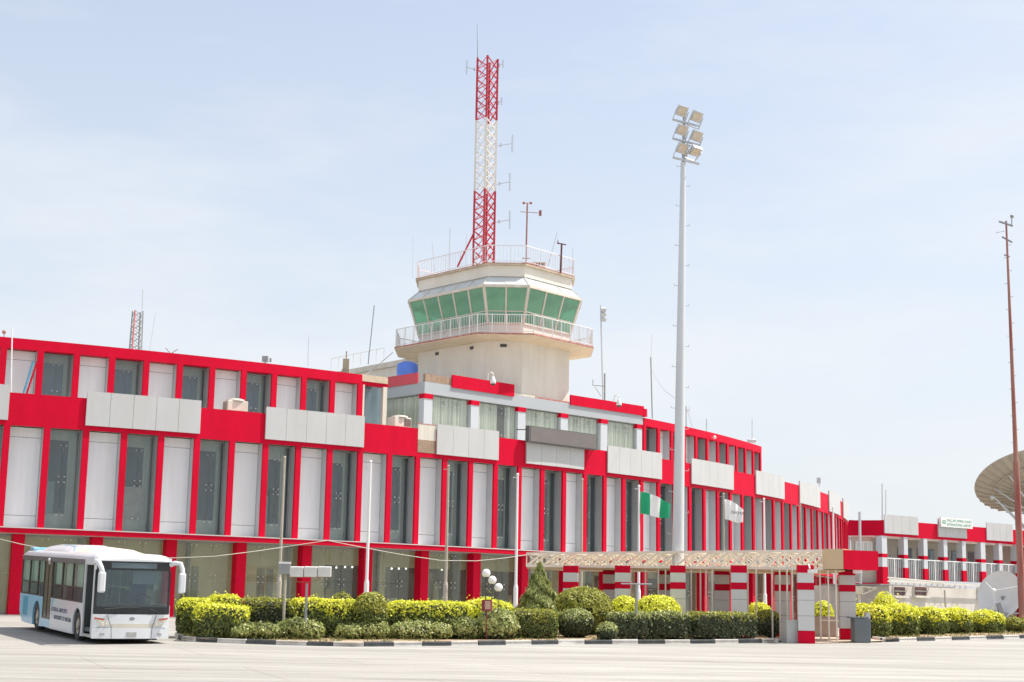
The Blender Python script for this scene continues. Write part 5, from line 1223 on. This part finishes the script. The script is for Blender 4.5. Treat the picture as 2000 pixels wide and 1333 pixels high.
lbox(.05, BW_ - .05, 10.55, 10.68, .4, 2.45).build('rear_panel', BWH, BU, local=True)
for y in WY: lbox(.07, .75, y - .62, y + .62, .0, .98).build('wheel_housing', MATS['chassis_black'], BU, local=True) if False else None
# roof with rounded edge
prof = [(0.0, 2.46), (.03, 2.55), (.12, 2.62), (.35, 2.67), (1.25, 2.70), (2.15, 2.67), (2.38, 2.62), (2.47, 2.55), (2.5, 2.46)]
rmb = MB(); vs = []; ny = [(.0, -.18, .0), (.12, -.06, .0), (.4, 0, 0), (10.3, 0, 0), (10.6, -.06, 0), (10.7, -.15, 0)]
for (y, dz, _) in ny:
    for x, z in prof: vs.append((x, y, max(2.46, z + dz)))
    vs.append((2.5, y, 2.44)); vs.append((0, y, 2.44))
m_ = len(prof) + 2; fs = []
for i in range(len(ny) - 1):
    for j in range(m_): fs.append((i * m_ + j, (i + 1) * m_ + j, (i + 1) * m_ + (j + 1) % m_, i * m_ + (j + 1) % m_))
fs += [tuple(range(m_)), tuple((len(ny) - 1) * m_ + j for j in range(m_))[::-1]]
rmb.add(vs, fs).build('roof', BWH, BU, local=True, smooth=True)
# roof air conditioner pod
pod = MB(); prf = [(4.2, .0), (4.5, .10), (5.0, .22), (5.8, .27), (8.0, .26), (8.8, .18), (9.3, .04)]; vs = []
for y, h_ in prf:
    for x, k_ in ((.25, 0), (.45, .75), (.8, 1), (1.7, 1), (2.05, .75), (2.25, 0)): vs.append((x, y, 2.64 + h_ * k_))
fs = [(i * 6 + j, (i + 1) * 6 + j, (i + 1) * 6 + j + 1, i * 6 + j + 1) for i in range(len(prf) - 1) for j in range(5)]
pod.add(vs, fs).build('roof_pod', BWH, BU, local=True, smooth=True)
pod2 = MB(); prf = [(1.3, .0), (1.9, .08), (2.6, .16), (4.3, .20), (4.8, .06)]; vs = []
for y, h_ in prf:
    for x, k_ in ((.35, 0), (.6, .8), (.9, 1), (1.6, 1), (1.9, .8), (2.15, 0)): vs.append((x, y, 2.66 + h_ * k_))
pod2.add(vs, [(i * 6 + j, (i + 1) * 6 + j, (i + 1) * 6 + j + 1, i * 6 + j + 1) for i in range(len(prf) - 1) for j in range(5)]).build('front_roof_pod', mat('bus_pod_cream', (.68, .62, .50), .5, .1), BU, local=True, smooth=True)
MB().add([(.33, 4.3, 2.66), (.33, 6.2, 2.67), (.56, 6.6, 2.89), (.56, 5.0, 2.86)], [(0, 1, 2, 3)]).build('pod_stripe', BSB, BU, local=True)
lbox(.2, .9, 9.9, 10.45, 2.66, 2.76).build('rear_hatch', BSB, BU, local=True, bevel=.03)
# side glass band: dark header, pillars, panes with curtains
lbox(-.003, .05, 1.35, 10.62, 2.30, 2.455).build('side_header', mat('header_dark', (.10, .10, .10), .4, .2), BU, local=True)
def swin(y0, y1, cur=True):
    f_ = MB(); lbox(-.004, .045, y0, y0 + .05, BELT, 2.30, f_); lbox(-.004, .045, y1 - .05, y1, BELT, 2.30, f_); lbox(-.004, .045, y0, y1, BELT, BELT + .05, f_); lbox(-.006, .045, y0, y1, 1.50, 1.54, f_)
    wo = f_.build('side_window', BBK, BU, local=True)
    W[wo.name] = Vector((0, 0, 0)); lbox(.01, .02, y0 + .05, y1 - .05, BELT + .05, 2.30).build('pane', BGS, wo, local=True)
    if cur:
        cm = MB(); vs = []; n = 24
        for k in range(n + 1):
            y = y0 + .05 + (y1 - y0 - .1) * k / n; x = .12 + .03 * math.sin(k * 1.9)
            if (y - y0) / (y1 - y0) < .62 or True: vs += [(x, y, 1.5), (x, y, 2.28)]
        cm.add(vs, [(2 * k, 2 * k + 2, 2 * k + 3, 2 * k + 1) for k in range(n) if not 15 < k < 18]).build('curtain', BCU, wo, local=True, smooth=True)
for a, b_ in ((1.40, 2.85), (2.87, 4.30), (4.32, 5.72), (6.97, 7.9), (7.92, 9.25), (9.27, 10.6)): swin(a, b_)
lbox(BW_ - .05, BW_ + .003, .3, 10.6, BELT, 2.45).build('far_side_glass', BGS, BU, local=True)
lbox(BW_ - .14, BW_ - .12, 1.5, 10.4, 1.5, 2.3).build('far_curtain', BCU, BU, local=True)
# rear door (closed) and front door (open)
dr = MB(); lbox(-.005, .04, 5.76, 5.82, .30, 2.30, dr); lbox(-.005, .04, 6.88, 6.94, .30, 2.30, dr); lbox(-.005, .04, 6.32, 6.38, .30, 2.30, dr); lbox(-.005, .04, 5.76, 6.94, .30, .36, dr)
do = dr.build('rear_door', BBK, BU, local=True); W[do.name] = Vector((0, 0, 0)); lbox(.01, .02, 5.82, 6.88, .36, 2.30).build('pane', mat('door_glass', (.10, .10, .07), .15, .4, 2, streak=True), do, local=True)
MB().ball((-.05, 6.1, 2.36), .06).bar((-.05, 6.1, 2.34), (-.05, 6.1, 2.2), .04).build('door_camera', WHITEM, BU, local=True)
lbox(-.01, .06, .12, .20, .05, 2.46).build('front_pillar', BWH, BU, local=True)
lbox(-.01, .06, 1.24, 1.36, .0, 2.46).build('door_pillar', BWH, BU, local=True)
lbox(-.01, .06, .20, 1.24, 2.30, 2.46).build('door_header', BWH, BU, local=True)
fd = MB(); lbox(.03, .45, .24, .28, .15, 2.28, fd); lbox(.03, .45, 1.18, 1.22, .15, 2.28, fd); fd.build('front_door', mat('door_leaf', (.07, .08, .08), .3), BU, local=True)
lbox(.0, .6, .2, 1.24, .02, .10).build('door_step', mat('step_steel', (.5, .48, .42), .6), BU, local=True)
# front: lower face, bumper, windscreen, black mask, sign box, dash
fc = MB(); vs = []; n = 12
def fy(x): return .10 * ((x - 1.25) / 1.25) ** 2 * (1 if abs(x - 1.25) < 2 else 1) - .02
def front(z0, z1, mt, name, x0=.0, x1=2.5, off=0.0, slope=0.0, bev=0):
    mb = MB(); vs = []; n = 16
    for k in range(n + 1):
        x = x0 + (x1 - x0) * k / n
        for z in (z0, z1): vs.append((x, fy(x) - off + slope * (z - .8), z))
    for k in range(n + 1):
        x = x0 + (x1 - x0) * k / n
        for z in (z0, z1): vs.append((x, fy(x) - off + slope * (z - .8) + .03, z))
    fs = []; q = 2 * (n + 1)
    for k in range(n):
        a = 2 * k; fs += [(a, a + 2, a + 3, a + 1), (q + a + 1, q + a + 3, q + a + 2, q + a), (a, q + a, q + a + 2, a + 2), (a + 1, a + 3, q + a + 3, q + a + 1)]
    fs += [(0, 1, q + 1, q), (2 * n, q + 2 * n, q + 2 * n + 1, 2 * n + 1)]
    return mb.add(vs, fs).build(name, mt, BU, local=True, smooth=True)
front(.0, .34, BWH, 'bumper', off=.03); front(.345, .76, BWH, 'front_panel', off=.0)
front(.345, .47, mat('front_strip', (.58, .54, .46), .4), 'grille_strip', .62, 1.92, off=.012)
front(.78, 1.00, BBK, 'windscreen_base', .02, 2.48, off=.0, slope=.03); front(2.16, 2.46, BBK, 'windscreen_top', .06, 2.44, off=.0, slope=.03)
front(1.0, 2.16, BBK, 'windscreen_edge', .02, .10, off=.0, slope=.03); front(1.0, 2.16, BBK, 'windscreen_edge', 2.40, 2.48, slope=.03)
front(1.0, 2.16, BG, 'windscreen', .10, 2.40, off=.0, slope=.03)
front(2.22, 2.39, mat('sign_glass', (.10, .14, .16), .15), 'destination_sign', .50, 1.98, off=.012, slope=.03)
front(2.46, 2.56, BWH, 'front_header', .02, 2.48, off=.02, slope=.03)
MB().bar((.15, .02, .345), (2.35, .02, .34), .012).bar((.62, -.025, .01), (.60, -.02, .34), .012).bar((1.90, -.025, .01), (1.92, -.02, .34), .012).bar((.60, -.02, .34), (.45, .0, .74), .012).bar((1.92, -.02, .34), (2.05, .0, .74), .012).build('panel_seam', DARKM, BU, local=True)
lbox(.12, 2.38, .25, .75, .9, 1.08).build('dashboard', BINT, BU, local=True)
lbox(1.25, 2.1, .16, .18, 1.72, 2.14).build('sun_visor', mat('visor', (.50, .55, .52), .8), BU, local=True)
st_ = MB(); 
for k in range(16): 
    a, b_ = 2 * PI * k / 16, 2 * PI * (k + 1) / 16; st_.bar((1.75 + .22 * math.cos(a), .62 + .1 * math.sin(a), 1.2 + .18 * math.sin(a)), (1.75 + .22 * math.cos(b_), .62 + .1 * math.sin(b_), 1.2 + .18 * math.sin(b_)), .03)
st_.build('steering_wheel', BBK, BU, local=True)
se = MB(); lbox(1.45, 1.95, 1.0, 1.15, .8, 1.75, se)
for y in (2.6, 3.4, 4.2, 5.0, 7.4, 8.2, 9.0):
    for x in (.35, 1.75): lbox(x, x + .42, y, y + .08, .6, 1.45, se); lbox(x, x + .42, y - .4, y, .55, .65, se)
se.build('seat', mat('seat_blue', (.06, .12, .25), .8, .2), BU, local=True)
pl_ = MB()
for x, y in ((.8, 1.5), (1.25, 1.6), (.9, 3), (1.5, 3.5), (.95, 5)): pl_.tube([(x, y, .3), (x, y, 2.44)], .02, 6)
pl_.build('handrail', mat('rail_grey', (.5, .52, .52), .4), BU, local=True)
MB().bar((.9, -.03, .98), (.35, -.02, .93), .025).bar((.9, -.03, .98), (1.45, -.035, .99), .02).bar((1.8, -.03, .95), (2.2, .02, .82), .02).build('wiper', DARKM, BU, local=True)
# lamps, plate, badge
HL = mat('headlight_glass', (.70, .64, .52), .15, .25, 12); HR = mat('indicator_red', (.55, .08, .05), .3)
for sx in (0, 1):
    X = (lambda x: x) if sx == 0 else (lambda x: 2.5 - x)
    pts = [(X(.06), fy(.06) - .012, .64), (X(.34), fy(.34) - .012, .60), (X(.56), fy(.56) - .012, .46), (X(.55), fy(.55) - .012, .38), (X(.26), fy(.26) - .012, .40)]
    mb = MB(); vs = pts + [(x, y + .03, z) for x, y, z in pts]; nn = 5
    hl = mb.add(vs, [tuple(range(nn)), tuple(range(nn, 2 * nn))[::-1]] + [(i, nn + i, nn + (i + 1) % nn, (i + 1) % nn) for i in range(nn)]).build('headlight', HL, BU, local=True)
    W[hl.name] = Vector((0, 0, 0))
    mb = MB()
    for x, z in ((.30, .48), (.44, .45)): mb.ball((X(x), fy(x) - .012, z), .045, 10, 6)
    mb.build('reflector', mat('lamp_reflector', (.8, .8, .78), .1, metal=.8), hl, local=True)
    MB().add([(X(.06), fy(.06) - .016, .66), (X(.40), fy(.4) - .016, .61), (X(.34), fy(.34) - .016, .575), (X(.06), fy(.06) - .016, .61)], [(0, 1, 2, 3)]).build('indicator', HR, hl, local=True)
    MB().box((X(.33), fy(.33) - .032, .14), (.15, .02, .08)).build('fog_light', mat('fog_grey', (.35, .36, .36), .3), BU, local=True, bevel=.01)
MB().box((1.25, -.055, .13), (.32, .012, .15)).build('number_plate', mat('plate', (.38, .38, .36), .6, .25, 20), BU, local=True)
bd_ = MB(); n = 24; bd_.add([(1.25 + .085 * math.cos(2 * PI * k / n), -.026, .63 + .045 * math.sin(2 * PI * k / n)) for k in range(n)], [tuple(range(n))[::-1]]); bo = bd_.build('badge', mat('badge_grey', (.12, .14, .17), .3), BU, local=True); W[bo.name] = Vector((0, 0, 0))
o = text('BYD', .055, (1.25, -.029, .612), (PI / 2, 0, 0), WHITEM, bo, 'lettering', .001, align='CENTER')
# mirrors
for sx in (0, 1):
    X = (lambda x: x) if sx == 0 else (lambda x: 2.5 - x)
    mr = MB().tube([(X(.05), .25 if sx == 0 else .12, 2.36), (X(-.05), -.02, 2.42), (X(-.0 if sx == 0 else -.22), -.28 if sx == 0 else -.1, 2.40), (X(.07 if sx == 0 else -.27), -.36 if sx == 0 else -.14, 2.22), (X(.10 if sx == 0 else -.28), -.38 if sx == 0 else -.16, 2.1)], .08, 10)
    mo = mr.build('mirror_arm', BWH, BU, local=True, smooth=True); W[mo.name] = Vector((0, 0, 0))
    c = (X(.10 if sx == 0 else -.27), -.40 if sx == 0 else -.18, 1.78)
    mo = MB().box(c, (.24, .17, .66)).build('mirror_head', BWH, BU, local=True, bevel=.06)
# wheels
for sx in (0, 1):
    for y in WY:
        x0, x1 = (.03, .33) if sx == 0 else (2.17, 2.47); ax = Vector((-1, 0, 0)) if sx == 0 else Vector((1, 0, 0)); c = Vector((x0 if sx == 0 else x1, y, WZ))
        wo = MB().lathe(c, [(.24, -.30), (WR - .03, -.29), (WR, -.25), (WR, -.05), (WR - .03, -.01), (.29, 0), (.27, -.03)], 32, ax).build('wheel', TYRE, BU, local=True, smooth=True); W[wo.name] = Vector((0, 0, 0))
        MB().lathe(c, [(.285, -.02), (.27, -.03), (.22, -.09), (.13, -.06), (.11, .0), (.05, .02), (.001, .02)], 24, ax).build('rim', DUST, wo, local=True, smooth=True)
        nb_ = MB()
        for k in range(10): nb_.ball(c + Vector(((-.0) * (1 if sx == 0 else -1), .17 * math.cos(k * PI / 5), .17 * math.sin(k * PI / 5))) + ax * -.055, .016, 6, 4)
        nb_.build('wheel_nuts', STEEL, wo, local=True)
# livery text on the side (reads from rear to front)
for bod, y0, y1, z in (('FEDERAL AIRPORTS', 5.55, 3.35, .62), ('AUTHORITY OF NIGERIA', 5.15, 2.72, .36)):
    o = text(bod, .20, (-.006, y0, z), (PI / 2, 0, -PI / 2), mat('livery_grey', (.13, .14, .18), .6), BU)
    o.scale = ((y0 - y1) / o.dimensions.x, 1, 1)

# tidy: no thing keeps helper data
print('objects', len(bpy.data.objects))
